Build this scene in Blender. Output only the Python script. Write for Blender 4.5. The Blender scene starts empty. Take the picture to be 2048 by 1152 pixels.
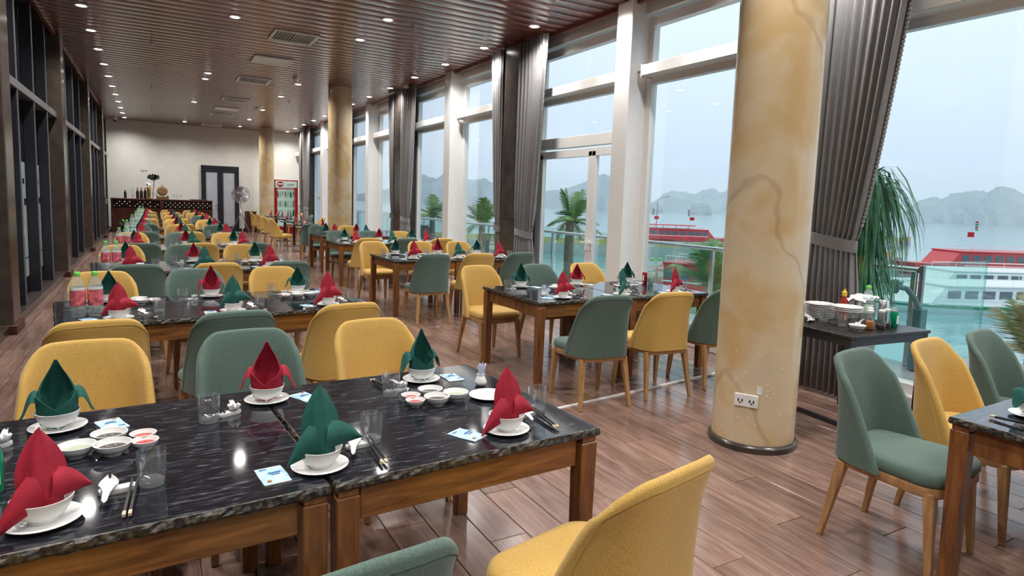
import bpy, bmesh, math, random
from mathutils import Matrix, Vector
from math import sin, cos, pi, radians, sqrt, atan2

sc = bpy.context.scene
COL = sc.collection
rnd = random.Random(7)

# ------------------------------------------------------------------ camera
CAM_H = 1.57
cam_d = bpy.data.cameras.new('camera')
cam_d.sensor_width = 36.0
cam_d.lens = 1280.0 / 2048.0 * 36.0
cam_d.shift_x = -36.0 / 2048.0
cam_d.shift_y = -34.0 / 2048.0
cam_d.clip_end = 6000
cam_d.clip_start = 0.05
cam = bpy.data.objects.new('camera', cam_d)
COL.objects.link(cam)
AX = ((0.862032, -0.505518, 0.036771), (-0.021525, -0.108994, -0.993809), (0.506397, 0.855904, -0.104838))
r_, d_, f_ = (Vector(a) for a in AX)
m = Matrix.Identity(4)
for i in range(3):
    m[i][0] = r_[i]; m[i][1] = -d_[i]; m[i][2] = -f_[i]
m[2][3] = CAM_H
cam.matrix_world = m
sc.camera = cam

# ------------------------------------------------------------------ world (overcast sky) and view
world = bpy.data.worlds.new('overcast_sky')
sc.world = world
world.use_nodes = True
wn = world.node_tree; wn.nodes.clear()
w_out = wn.nodes.new('ShaderNodeOutputWorld')
w_bg = wn.nodes.new('ShaderNodeBackground')
w_tc = wn.nodes.new('ShaderNodeTexCoord')
w_sep = wn.nodes.new('ShaderNodeSeparateXYZ')
w_map = wn.nodes.new('ShaderNodeMapRange')
w_ramp = wn.nodes.new('ShaderNodeValToRGB')
w_noise = wn.nodes.new('ShaderNodeTexNoise')
w_mp = wn.nodes.new('ShaderNodeMapping')
w_mix = wn.nodes.new('ShaderNodeMix'); w_mix.data_type = 'RGBA'; w_mix.blend_type = 'MIX'
w_map.inputs['From Min'].default_value = 0.0; w_map.inputs['From Max'].default_value = 0.6
e = w_ramp.color_ramp.elements
e[0].position = 0.0; e[0].color = (0.45, 0.545, 0.71, 1)
e[1].position = 1.0; e[1].color = (0.76, 0.83, 0.88, 1)
k = e.new(0.35); k.color = (0.58, 0.68, 0.81, 1)
w_mp.inputs['Scale'].default_value = (1, 1, 3)
w_noise.inputs['Scale'].default_value = 2.2; w_noise.inputs['Detail'].default_value = 4
w_mix.inputs[7].default_value = (0.76, 0.82, 0.87, 1)
w_nr = wn.nodes.new('ShaderNodeMapRange')
w_nr.inputs['From Min'].default_value = 0.48; w_nr.inputs['From Max'].default_value = 0.75
w_nr.inputs['To Max'].default_value = 0.5
lk = wn.links.new
lk(w_tc.outputs['Generated'], w_sep.inputs[0]); lk(w_sep.outputs['Z'], w_map.inputs['Value'])
lk(w_map.outputs[0], w_ramp.inputs[0]); lk(w_tc.outputs['Generated'], w_mp.inputs[0])
lk(w_mp.outputs[0], w_noise.inputs['Vector']); lk(w_noise.outputs[0], w_nr.inputs['Value'])
lk(w_nr.outputs[0], w_mix.inputs[0]); lk(w_ramp.outputs[0], w_mix.inputs[6])
lk(w_mix.outputs[2], w_bg.inputs['Color']); lk(w_bg.outputs[0], w_out.inputs[0])
w_bg.inputs['Strength'].default_value = 1.36

LAMP_W = 165.0          # power of one ceiling downlight
sc.view_settings.view_transform = 'Standard'
sc.view_settings.look = 'None'
sc.view_settings.exposure = 0.2
sc.view_settings.gamma = 1.0
sc.view_settings.use_curve_mapping = False
sc.cycles.use_denoising = True
sc.cycles.volume_bounces = 3
sc.cycles.caustics_reflective = False
sc.cycles.caustics_refractive = False
sc.cycles.transparent_max_bounces = 16
sc.cycles.sample_clamp_indirect = 8.0

# ------------------------------------------------------------------ materials
def nmat(name):
    mt = bpy.data.materials.new(name); mt.use_nodes = True
    nt = mt.node_tree
    return mt, nt, nt.nodes['Principled BSDF']

def setp(b, color=None, rough=None, metal=None, spec=None, coat=None, emit=None, estr=None, alpha=None, sheen=None):
    if color is not None: b.inputs['Base Color'].default_value = (*color, 1)
    if rough is not None: b.inputs['Roughness'].default_value = rough
    if metal is not None: b.inputs['Metallic'].default_value = metal
    if spec is not None: b.inputs['Specular IOR Level'].default_value = spec
    if coat is not None: b.inputs['Coat Weight'].default_value = coat
    if sheen is not None: b.inputs['Sheen Weight'].default_value = sheen
    if emit is not None:
        b.inputs['Emission Color'].default_value = (*emit, 1); b.inputs['Emission Strength'].default_value = estr

def plain(name, color, rough=0.5, metal=0.0, var=0.08, scale=12.0, stretch=(1, 1, 1), bump=0.0, coord='Object', detail=3.0, **kw):
    """principled with a soft procedural variation of the colour"""
    mt, nt, b = nmat(name)
    setp(b, color, rough, metal, **kw)
    tc = nt.nodes.new('ShaderNodeTexCoord'); mp = nt.nodes.new('ShaderNodeMapping'); no = nt.nodes.new('ShaderNodeTexNoise')
    mp.inputs['Scale'].default_value = stretch
    no.inputs['Scale'].default_value = scale; no.inputs['Detail'].default_value = detail
    nt.links.new(tc.outputs[coord], mp.inputs[0]); nt.links.new(mp.outputs[0], no.inputs['Vector'])
    rp = nt.nodes.new('ShaderNodeValToRGB')
    rp.color_ramp.elements[0].position = 0.3; rp.color_ramp.elements[1].position = 0.7
    rp.color_ramp.elements[0].color = (*[max(0, c * (1 - var)) for c in color], 1)
    rp.color_ramp.elements[1].color = (*[min(1, c * (1 + var)) for c in color], 1)
    nt.links.new(no.outputs[0], rp.inputs[0]); nt.links.new(rp.outputs[0], b.inputs['Base Color'])
    if bump:
        bp = nt.nodes.new('ShaderNodeBump'); bp.inputs['Strength'].default_value = bump; bp.inputs['Distance'].default_value = 0.002
        nt.links.new(no.outputs[0], bp.inputs['Height']); nt.links.new(bp.outputs[0], b.inputs['Normal'])
    return mt

def wood(name, dark, light, rough, stretch, scale=1.0, island=False, coat=0.0, pos=(0.35, 0.65)):
    mt, nt, b = nmat(name)
    setp(b, light, rough, coat=coat)
    b.inputs['Coat Roughness'].default_value = 0.22
    tc = nt.nodes.new('ShaderNodeTexCoord'); mp = nt.nodes.new('ShaderNodeMapping'); no = nt.nodes.new('ShaderNodeTexNoise')
    mp.inputs['Scale'].default_value = stretch
    no.inputs['Scale'].default_value = scale; no.inputs['Detail'].default_value = 6; no.inputs['Roughness'].default_value = 0.65
    no.inputs['Distortion'].default_value = 0.6
    nt.links.new(tc.outputs['Object'], mp.inputs[0])
    rp = nt.nodes.new('ShaderNodeValToRGB')
    rp.color_ramp.elements[0].position = pos[0]; rp.color_ramp.elements[1].position = pos[1]
    rp.color_ramp.elements[0].color = (*dark, 1); rp.color_ramp.elements[1].color = (*light, 1)
    nt.links.new(no.outputs[0], rp.inputs[0])
    out = rp.outputs[0]
    if island:
        ge = nt.nodes.new('ShaderNodeNewGeometry'); oi = nt.nodes.new('ShaderNodeObjectInfo')
        ad = nt.nodes.new('ShaderNodeMath'); ad.operation = 'ADD'
        fr = nt.nodes.new('ShaderNodeMath'); fr.operation = 'FRACT'
        nt.links.new(ge.outputs['Random Per Island'], ad.inputs[0]); nt.links.new(oi.outputs['Random'], ad.inputs[1])
        nt.links.new(ad.outputs[0], fr.inputs[0])
        mr = nt.nodes.new('ShaderNodeMapRange'); mr.inputs['To Min'].default_value = 0.78; mr.inputs['To Max'].default_value = 1.22
        nt.links.new(fr.outputs[0], mr.inputs[0])
        mx = nt.nodes.new('ShaderNodeMix'); mx.data_type = 'RGBA'; mx.blend_type = 'MULTIPLY'; mx.inputs[0].default_value = 1.0
        cb = nt.nodes.new('ShaderNodeCombineColor')
        for i in range(3): nt.links.new(mr.outputs[0], cb.inputs[i])
        nt.links.new(out, mx.inputs[6]); nt.links.new(cb.outputs[0], mx.inputs[7])
        out = mx.outputs[2]
        # shift the grain of each plank
        sc_ = nt.nodes.new('ShaderNodeVectorMath'); sc_.operation = 'SCALE'; sc_.inputs[0].default_value = (13.1, 7.7, 3.3)
        nt.links.new(fr.outputs[0], sc_.inputs['Scale'])
        va = nt.nodes.new('ShaderNodeVectorMath'); va.operation = 'ADD'
        nt.links.new(mp.outputs[0], va.inputs[0]); nt.links.new(sc_.outputs[0], va.inputs[1])
        nt.links.new(va.outputs[0], no.inputs['Vector'])
    else:
        nt.links.new(mp.outputs[0], no.inputs['Vector'])
    nt.links.new(out, b.inputs['Base Color'])
    return mt

def thin_glass(name, tint=(1, 1, 1), refl=1.0, rough=0.0, body=None, body_amt=0.0, ior=1.45):
    mt, nt, b = nmat(name)
    nt.nodes.remove(b)
    out = nt.nodes['Material Output']
    tr = nt.nodes.new('ShaderNodeBsdfTransparent'); tr.inputs[0].default_value = (*tint, 1)
    gl = nt.nodes.new('ShaderNodeBsdfGlossy'); gl.inputs['Roughness'].default_value = rough
    gl.inputs['Color'].default_value = (refl, refl, refl, 1)
    lw = nt.nodes.new('ShaderNodeLayerWeight'); lw.inputs['Blend'].default_value = 0.5
    pw = nt.nodes.new('ShaderNodeMath'); pw.operation = 'POWER'; pw.inputs[1].default_value = 5.0
    fr = nt.nodes.new('ShaderNodeMapRange'); f0 = ((ior - 1) / (ior + 1)) ** 2
    fr.inputs['To Min'].default_value = f0; fr.inputs['To Max'].default_value = 1.0
    nt.links.new(lw.outputs['Facing'], pw.inputs[0]); nt.links.new(pw.outputs[0], fr.inputs['Value'])
    mx = nt.nodes.new('ShaderNodeMixShader')
    nt.links.new(fr.outputs[0], mx.inputs[0]); nt.links.new(gl.outputs[0], mx.inputs[2])
    if body is not None:
        df = nt.nodes.new('ShaderNodeBsdfDiffuse'); df.inputs[0].default_value = (*body, 1)
        tl = nt.nodes.new('ShaderNodeBsdfTranslucent'); tl.inputs[0].default_value = (*body, 1)
        m0 = nt.nodes.new('ShaderNodeMixShader'); m0.inputs[0].default_value = 0.5
        nt.links.new(df.outputs[0], m0.inputs[1]); nt.links.new(tl.outputs[0], m0.inputs[2])
        m2 = nt.nodes.new('ShaderNodeMixShader'); m2.inputs[0].default_value = body_amt
        nt.links.new(tr.outputs[0], m2.inputs[1]); nt.links.new(m0.outputs[0], m2.inputs[2])
        nt.links.new(m2.outputs[0], mx.inputs[1])
    else:
        nt.links.new(tr.outputs[0], mx.inputs[1])
    nt.links.new(mx.outputs[0], out.inputs[0])
    return mt

def granite():
    mt, nt, b = nmat('black_granite')
    setp(b, (0.012, 0.013, 0.017), 0.06, spec=0.9)
    tc = nt.nodes.new('ShaderNodeTexCoord'); mp = nt.nodes.new('ShaderNodeMapping')
    mp.inputs['Scale'].default_value = (13, 78, 78)
    nt.links.new(tc.outputs['Object'], mp.inputs[0])
    no = nt.nodes.new('ShaderNodeTexNoise'); no.inputs['Scale'].default_value = 1.0; no.inputs['Detail'].default_value = 5; no.inputs['Distortion'].default_value = 0.8
    nt.links.new(mp.outputs[0], no.inputs['Vector'])
    rp = nt.nodes.new('ShaderNodeValToRGB')
    rp.color_ramp.elements[0].position = 0.50; rp.color_ramp.elements[0].color = (0.010, 0.011, 0.015, 1)
    rp.color_ramp.elements[1].position = 0.76; rp.color_ramp.elements[1].color = (0.15, 0.16, 0.19, 1)
    k = rp.color_ramp.elements.new(0.60); k.color = (0.03, 0.032, 0.04, 1)
    nt.links.new(no.outputs[0], rp.inputs[0]); nt.links.new(rp.outputs[0], b.inputs['Base Color'])
    return mt

def granite_edge():
    mt, nt, b = nmat('chiselled_granite_edge')
    setp(b, (0.03, 0.03, 0.03), 0.35)
    tc = nt.nodes.new('ShaderNodeTexCoord'); no = nt.nodes.new('ShaderNodeTexNoise'); no.inputs['Scale'].default_value = 60; no.inputs['Detail'].default_value = 4
    nt.links.new(tc.outputs['Object'], no.inputs['Vector'])
    rp = nt.nodes.new('ShaderNodeValToRGB')
    rp.color_ramp.elements[0].position = 0.45; rp.color_ramp.elements[0].color = (0.012, 0.012, 0.014, 1)
    rp.color_ramp.elements[1].position = 0.76; rp.color_ramp.elements[1].color = (0.15, 0.12, 0.08, 1)
    nt.links.new(no.outputs[0], rp.inputs[0]); nt.links.new(rp.outputs[0], b.inputs['Base Color'])
    bp = nt.nodes.new('ShaderNodeBump'); bp.inputs['Strength'].default_value = 0.8; bp.inputs['Distance'].default_value = 0.004
    nt.links.new(no.outputs[0], bp.inputs['Height']); nt.links.new(bp.outputs[0], b.inputs['Normal'])
    return mt

def marble():
    mt, nt, b = nmat('cream_marble')
    setp(b, (0.7, 0.6, 0.42), 0.16, spec=0.5)
    tc = nt.nodes.new('ShaderNodeTexCoord')
    n1 = nt.nodes.new('ShaderNodeTexNoise'); n1.inputs['Scale'].default_value = 2.2; n1.inputs['Detail'].default_value = 6; n1.inputs['Distortion'].default_value = 0.5
    r1 = nt.nodes.new('ShaderNodeValToRGB'); cr = r1.color_ramp.elements
    cr[0].position = 0.30; cr[0].color = (0.60, 0.50, 0.36, 1)
    cr[1].position = 0.74; cr[1].color = (0.58, 0.38, 0.17, 1)
    k = cr.new(0.46); k.color = (0.66, 0.54, 0.36, 1)
    k = cr.new(0.60); k.color = (0.60, 0.43, 0.22, 1)
    mp = nt.nodes.new('ShaderNodeMapping'); mp.inputs['Rotation'].default_value = (0.5, 0.6, 0.2)
    n2 = nt.nodes.new('ShaderNodeTexWave'); n2.inputs['Scale'].default_value = 0.42; n2.inputs['Distortion'].default_value = 5.5
    n2.inputs['Detail'].default_value = 4; n2.inputs['Detail Scale'].default_value = 1.3; n2.inputs['Detail Roughness'].default_value = 0.62
    r2 = nt.nodes.new('ShaderNodeValToRGB'); cr = r2.color_ramp.elements
    cr[0].position = 0.0; cr[0].color = (0.70, 0.60, 0.52, 1); cr[1].position = 0.012; cr[1].color = (1, 1, 1, 1)
    mx = nt.nodes.new('ShaderNodeMix'); mx.data_type = 'RGBA'; mx.blend_type = 'MULTIPLY'; mx.inputs[0].default_value = 0.55
    nt.links.new(tc.outputs['Object'], n1.inputs['Vector']); nt.links.new(tc.outputs['Object'], mp.inputs[0])
    nt.links.new(mp.outputs[0], n2.inputs['Vector'])
    nt.links.new(n1.outputs[0], r1.inputs[0]); nt.links.new(n2.outputs['Fac'], r2.inputs[0])
    nt.links.new(r1.outputs[0], mx.inputs[6]); nt.links.new(r2.outputs[0], mx.inputs[7])
    nt.links.new(mx.outputs[2], b.inputs['Base Color'])
    return mt

def water_mat():
    mt, nt, b = nmat('bay_water')
    setp(b, (0.27, 0.46, 0.51), 0.10)
    tc = nt.nodes.new('ShaderNodeTexCoord'); no = nt.nodes.new('ShaderNodeTexNoise'); no.inputs['Scale'].default_value = 0.9; no.inputs['Detail'].default_value = 5
    mp = nt.nodes.new('ShaderNodeMapping'); mp.inputs['Scale'].default_value = (0.5, 1, 1)
    nt.links.new(tc.outputs['Object'], mp.inputs[0]); nt.links.new(mp.outputs[0], no.inputs['Vector'])
    bp = nt.nodes.new('ShaderNodeBump'); bp.inputs['Strength'].default_value = 0.5; bp.inputs['Distance'].default_value = 0.15
    nt.links.new(no.outputs[0], bp.inputs['Height']); nt.links.new(bp.outputs[0], b.inputs['Normal'])
    return mt

M = {}
M['granite'] = granite(); M['granite_edge'] = granite_edge(); M['marble'] = marble(); M['water'] = water_mat()
M['table_wood'] = wood('honey_brown_wood', (0.10, 0.035, 0.010), (0.30, 0.125, 0.035), 0.28, (3, 26, 26), 1.0)
M['table_leg_wood'] = wood('honey_brown_wood_upright', (0.10, 0.035, 0.012), (0.25, 0.10, 0.030), 0.28, (26, 26, 3), 1.0)
M['oak'] = wood('light_oak', (0.30, 0.155, 0.06), (0.50, 0.29, 0.13), 0.38, (30, 30, 5), 1.0)
M['floor'] = wood('laminate_planks', (0.130, 0.074, 0.058), (0.310, 0.200, 0.162), 0.19, (22, 2.2, 10), 1.0, island=True, pos=(0.3, 0.72))
M['floor_gap'] = plain('dark_joint', (0.03, 0.018, 0.014), 0.6)
M['slat'] = wood('mahogany_slats', (0.115, 0.030, 0.020), (0.220, 0.066, 0.044), 0.26, (1.2, 30, 10), 1.0, island=True, coat=0.6)
M['slat_gap'] = plain('ceiling_groove', (0.030, 0.012, 0.010), 0.4)
M['yellow'] = plain('mustard_fabric', (0.51, 0.315, 0.075), 0.85, var=0.20, scale=260, bump=0.35, sheen=0.15)
M['green'] = plain('sage_green_fabric', (0.078, 0.128, 0.106), 0.85, var=0.28, scale=260, bump=0.35, sheen=0.15)
M['seam'] = plain('piping_thread', (0.20, 0.20, 0.10), 0.8)
M['red_nap'] = plain('crimson_cloth', (0.31, 0.005, 0.024), 0.8, var=0.18, scale=30, bump=0.5)
M['green_nap'] = plain('emerald_cloth', (0.005, 0.085, 0.068), 0.8, var=0.18, scale=30, bump=0.5)
M['china'] = plain('white_porcelain', (0.80, 0.80, 0.79), 0.10, var=0.02, spec=0.5)
M['glass'] = thin_glass('clear_glass', (0.94, 0.95, 0.955), ior=1.75, body=(0.85, 0.88, 0.9), body_amt=0.03)
M['glass_thick'] = thin_glass('thick_glass_base', (0.80, 0.82, 0.84), ior=2.1, body=(0.9, 0.92, 0.94), body_amt=0.22)
M['pane'] = thin_glass('window_glass', (0.97, 0.985, 0.98), ior=1.45)
M['rail_glass'] = thin_glass('greenish_rail_glass', (0.78, 0.93, 0.89), ior=1.45)
M['black_lacquer'] = plain('black_lacquer', (0.012, 0.010, 0.010), 0.3)
M['bamboo'] = plain('pale_tip', (0.55, 0.45, 0.32), 0.5)
M['packet'] = plain('pale_blue_sachet', (0.42, 0.60, 0.74), 0.35, var=0.25, scale=18)
M['print_blue'] = plain('blue_print', (0.06, 0.18, 0.42), 0.4)
M['print_brown'] = plain('brown_print', (0.40, 0.18, 0.05), 0.4)
M['white_frame'] = plain('white_painted_aluminium', (0.86, 0.855, 0.84), 0.35, var=0.02)
M['white_wall'] = plain('off_white_plaster', (0.76, 0.75, 0.70), 0.7, var=0.03, scale=3)
M['dark_stone'] = plain('dark_grey_stone', (0.055, 0.045, 0.040), 0.22, var=0.3, scale=4)
M['bronze'] = plain('bronze_stone_post', (0.070, 0.054, 0.044), 0.22, var=0.25, scale=5)
M['dark_metal'] = plain('charcoal_aluminium', (0.017, 0.019, 0.027), 0.35)
M['grey_metal'] = plain('satin_grey_metal', (0.28, 0.28, 0.30), 0.35, metal=0.6)
M['dark_pane'] = plain('dark_partition_glass', (0.010, 0.013, 0.020), 0.08, var=0.1)
M['frost'] = plain('frosted_film', (0.30, 0.36, 0.37), 0.6, var=0.08)
M['frost_door'] = plain('frosted_glass', (0.44, 0.48, 0.54), 0.3, var=0.1, scale=2)
M['curtain'] = plain('grey_curtain', (0.185, 0.180, 0.185), 0.85, var=0.12, scale=80, stretch=(1, 1, 0.2), sheen=0.3)
M['curtain_light'] = plain('silver_grey_curtain', (0.27, 0.26, 0.26), 0.7, var=0.1, scale=80, stretch=(1, 1, 0.2), sheen=0.3)
M['fringe'] = plain('grey_fringe', (0.36, 0.36, 0.37), 0.8)
M['bar_wood'] = wood('dark_red_wood', (0.035, 0.009, 0.006), (0.085, 0.022, 0.013), 0.35, (6, 6, 2), 1.0)
M['black'] = plain('black', (0.010, 0.010, 0.011), 0.4)
M['cap_green'] = plain('lime_cap', (0.16, 0.60, 0.10), 0.4)
M['label_pink'] = plain('pink_red_label', (0.62, 0.13, 0.16), 0.4, var=0.75, scale=28, detail=2)
M['label_teal'] = plain('white_green_label', (0.55, 0.75, 0.66), 0.4, var=0.2, scale=20)
M['pet'] = thin_glass('clear_bottle', (0.90, 0.96, 0.96), body=(0.80, 0.90, 0.90), body_amt=0.22)
M['water_in'] = thin_glass('drinking_water', (0.90, 0.95, 0.95), body=(0.8, 0.9, 0.9), body_amt=0.06, ior=1.33)
M['chrome'] = plain('steel', (0.62, 0.63, 0.65), 0.22, metal=1.0, var=0.02)
M['can_green'] = plain('green_can', (0.0, 0.30, 0.13), 0.25, metal=0.3, var=0.1)
M['can_red'] = plain('red_can', (0.50, 0.015, 0.02), 0.25, metal=0.3, var=0.1)
M['can_white'] = plain('white_print', (0.75, 0.77, 0.75), 0.4)
M['ketchup'] = plain('chilli_sauce', (0.42, 0.03, 0.02), 0.25)
M['sauce_brown'] = plain('soy_sauce', (0.035, 0.014, 0.010), 0.15)
M['sauce_amber'] = plain('fish_sauce', (0.48, 0.16, 0.02), 0.15)
M['sauce_green'] = plain('green_dip', (0.35, 0.42, 0.28), 0.2)
M['yellow_cap'] = plain('yellow_cap', (0.75, 0.45, 0.03), 0.4)
M['red_boat'] = plain('red_boat_paint', (0.62, 0.06, 0.07), 0.35, var=0.06)
M['white_boat'] = plain('white_boat_paint', (0.80, 0.82, 0.82), 0.35, var=0.03)
M['boat_glass'] = plain('boat_windows', (0.10, 0.14, 0.17), 0.15)
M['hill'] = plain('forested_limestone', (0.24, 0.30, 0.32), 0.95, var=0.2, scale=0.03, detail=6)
M['frond'] = plain('palm_leaf', (0.17, 0.30, 0.10), 0.5, var=0.4, scale=3)
M['frond_dry'] = plain('palm_leaf_dry', (0.36, 0.33, 0.17), 0.6, var=0.3, scale=3)
M['strap_leaf'] = plain('strap_leaf', (0.085, 0.27, 0.115), 0.4, var=0.6, scale=7)
M['dark_leaf'] = plain('dark_leaf', (0.020, 0.065, 0.032), 0.5, var=0.4, scale=8)
M['bark'] = plain('palm_bark', (0.22, 0.17, 0.13), 0.9, var=0.3, scale=10)
M['concrete'] = plain('quay_concrete', (0.42, 0.43, 0.42), 0.8, var=0.1, scale=0.6)
M['ochre'] = plain('ochre_parapet', (0.62, 0.47, 0.20), 0.7)
M['deck'] = plain('balcony_tiles', (0.42, 0.43, 0.43), 0.3, var=0.1, scale=3)
M['outdoor'] = plain('teal_mesh', (0.10, 0.24, 0.24), 0.6)
M['gold'] = plain('brass', (0.55, 0.33, 0.10), 0.25, metal=0.9)
M['barrel'] = wood('pale_barrel_wood', (0.25, 0.13, 0.05), (0.44, 0.27, 0.12), 0.5, (5, 5, 20), 1.0)
M['straw'] = plain('toothpicks', (0.60, 0.62, 0.78), 0.6, var=0.3, scale=60)
mt, nt, b = nmat('lamp_lens'); setp(b, (1, 1, 1), 0.5, emit=(1.0, 0.97, 0.92), estr=18.0); M['lens'] = mt
mt, nt, b = nmat('fridge_light'); setp(b, (0.55, 0.75, 0.66), 0.5, emit=(0.70, 0.92, 0.82), estr=0.35); M['fridge_in'] = mt

# ------------------------------------------------------------------ mesh helpers
class MB:
    """collects faces, builds ONE mesh"""
    def __init__(self): self.v = []; self.f = []; self.mi = []; self.cur = 0
    def add(self, vs, fs):
        o = len(self.v); self.v += [tuple(p) for p in vs]
        for q in fs: self.f.append(tuple(i + o for i in q)); self.mi.append(self.cur)
    def box(self, c, s, rz=0.0, taper=None):
        hx, hy, hz = s[0] / 2, s[1] / 2, s[2] / 2
        vs = []
        for z in (-1, 1):
            t = taper if (taper and z < 0) else 1.0
            for x, y in ((-1, -1), (1, -1), (1, 1), (-1, 1)):
                px, py = x * hx * t, y * hy * t
                vs.append((c[0] + px * cos(rz) - py * sin(rz), c[1] + px * sin(rz) + py * cos(rz), c[2] + z * hz))
        self.add(vs, [(3, 2, 1, 0), (4, 5, 6, 7), (0, 1, 5, 4), (1, 2, 6, 5), (2, 3, 7, 6), (3, 0, 4, 7)])
        return self
    def bar(self, a, b, w0, w1=None, h0=None, h1=None, up=(0, 0, 1)):
        """tapered rectangular bar from a to b"""
        a, b = Vector(a), Vector(b); w1 = w0 if w1 is None else w1; h0 = w0 if h0 is None else h0; h1 = w1 if h1 is None else h1
        d = (b - a).normalized(); u = Vector(up)
        if abs(d.dot(u)) > 0.95: u = Vector((0, 1, 0))
        s = d.cross(u).normalized(); t = s.cross(d)
        vs = []
        for p, w, h in ((a, w0, h0), (b, w1, h1)):
            for x, y in ((-1, -1), (1, -1), (1, 1), (-1, 1)): vs.append(p + s * (x * w / 2) + t * (y * h / 2))
        self.add(vs, [(3, 2, 1, 0), (4, 5, 6, 7), (0, 1, 5, 4), (1, 2, 6, 5), (2, 3, 7, 6), (3, 0, 4, 7)])
        return self
    def tube(self, pts, r, n=8, close=True):
        pts = [Vector(p) for p in pts]; rs = r if isinstance(r, (list, tuple)) else [r] * len(pts)
        vs = []; fs = []
        prev = None
        for i, p in enumerate(pts):
            d = (pts[min(i + 1, len(pts) - 1)] - pts[max(i - 1, 0)]).normalized()
            if prev is None:
                u = Vector((0, 0, 1)) if abs(d.z) < 0.9 else Vector((1, 0, 0))
                s = d.cross(u).normalized()
            else:
                s = (prev - d * prev.dot(d)).normalized()
            prev = s; t = d.cross(s)
            for k in range(n):
                a = 2 * pi * k / n; vs.append(p + (s * cos(a) + t * sin(a)) * rs[i])
        for i in range(len(pts) - 1):
            for k in range(n):
                k2 = (k + 1) % n
                fs.append((i * n + k, i * n + k2, (i + 1) * n + k2, (i + 1) * n + k))
        if close:
            fs.append(tuple(reversed(range(n)))); fs.append(tuple(range((len(pts) - 1) * n, len(pts) * n)))
        self.add(vs, fs); return self
    def lathe(self, prof, n=24, c=(0, 0, 0), cap0=True, cap1=True, squash=(1, 1)):
        vs = []; fs = []
        for r, z in prof:
            for k in range(n):
                a = 2 * pi * k / n; vs.append((c[0] + r * cos(a) * squash[0], c[1] + r * sin(a) * squash[1], c[2] + z))
        for i in range(len(prof) - 1):
            for k in range(n):
                k2 = (k + 1) % n
                fs.append((i * n + k, i * n + k2, (i + 1) * n + k2, (i + 1) * n + k))
        if cap0: fs.append(tuple(reversed(range(n))))
        if cap1: fs.append(tuple(range((len(prof) - 1) * n, len(prof) * n)))
        self.add(vs, fs); return self
    def grid(self, rows):
        n = len(rows[0]); vs = [p for r in rows for p in r]; fs = []
        for i in range(len(rows) - 1):
            for k in range(n - 1):
                fs.append((i * n + k, i * n + k + 1, (i + 1) * n + k + 1, (i + 1) * n + k))
        self.add(vs, fs); return self
    def rings(self, rings, cap0=True, cap1=True):
        n = len(rings[0]); vs = [p for r in rings for p in r]; fs = []
        for i in range(len(rings) - 1):
            for k in range(n):
                k2 = (k + 1) % n
                fs.append((i * n + k, i * n + k2, (i + 1) * n + k2, (i + 1) * n + k))
        if cap0: fs.append(tuple(reversed(range(n))))
        if cap1: fs.append(tuple(range((len(rings) - 1) * n, len(rings) * n)))
        self.add(vs, fs); return self
    def mesh(self, name, mats, smooth=None, bevel=0.0, solid=0.0, fix=True):
        me = bpy.data.meshes.new(name)
        me.from_pydata(self.v, [], self.f)
        mats = mats if isinstance(mats, (list, tuple)) else [mats]
        for mm in mats: me.materials.append(M[mm] if isinstance(mm, str) else mm)
        if any(self.mi): me.polygons.foreach_set('material_index', self.mi)
        if bevel or solid or fix:
            bm = bmesh.new(); bm.from_mesh(me)
            if solid:
                bmesh.ops.solidify(bm, geom=bm.faces[:], thickness=solid)
            if fix: bmesh.ops.recalc_face_normals(bm, faces=bm.faces[:])
            if bevel:
                bmesh.ops.bevel(bm, geom=bm.edges[:], offset=bevel, segments=1, affect='EDGES', clamp_overlap=True)
            bm.to_mesh(me); bm.free()
        if smooth is not None:
            me.shade_smooth(); me.set_sharp_from_angle(angle=radians(smooth))
        return me

def obj(name, me, parent=None, loc=(0, 0, 0), rot=(0, 0, 0)):
    o = bpy.data.objects.new(name, me); COL.objects.link(o)
    o.parent = parent; o.location = loc; o.rotation_euler = rot
    return o
def tag(o, label, cat, group=None):
    o['label'] = label; o['category'] = cat
    if group: o['group'] = group
    return o
def thing(name, label, cat, loc=(0, 0, 0), rz=0.0, group=None):
    o = bpy.data.objects.new(name, None); COL.objects.link(o)
    o.location = loc; o.rotation_euler = (0, 0, rz); o.empty_display_size = 0.1
    return tag(o, label, cat, group)
def struct(o, label=None):
    o['kind'] = 'structure'
    if label: o['label'] = label
    return o
def stuff(o):
    o['kind'] = 'stuff'; return o
def box_mesh(name, s, mat, bevel=0.0, c=(0, 0, 0)):
    return MB().box(c, s).mesh(name, mat, bevel=bevel)
CACHE = {}
def cached(key, fn):
    if key not in CACHE: CACHE[key] = fn()
    return CACHE[key]
def rounded_rect(hx, hy, r, n=6, hx2=None):
    """outline, counter-clockwise; hx at y=-hy, hx2 at y=+hy"""
    hx2 = hx if hx2 is None else hx2
    pts = []
    for (sx, sy, a0) in ((1, -1, -pi / 2), (1, 1, 0), (-1, 1, pi / 2), (-1, -1, pi)):
        w = hx if sy < 0 else hx2
        for i in range(n + 1):
            a = a0 + (pi / 2) * i / n
            pts.append((sx * (w - r) + r * cos(a), sy * (hy - r) + r * sin(a)))
    return pts

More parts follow.
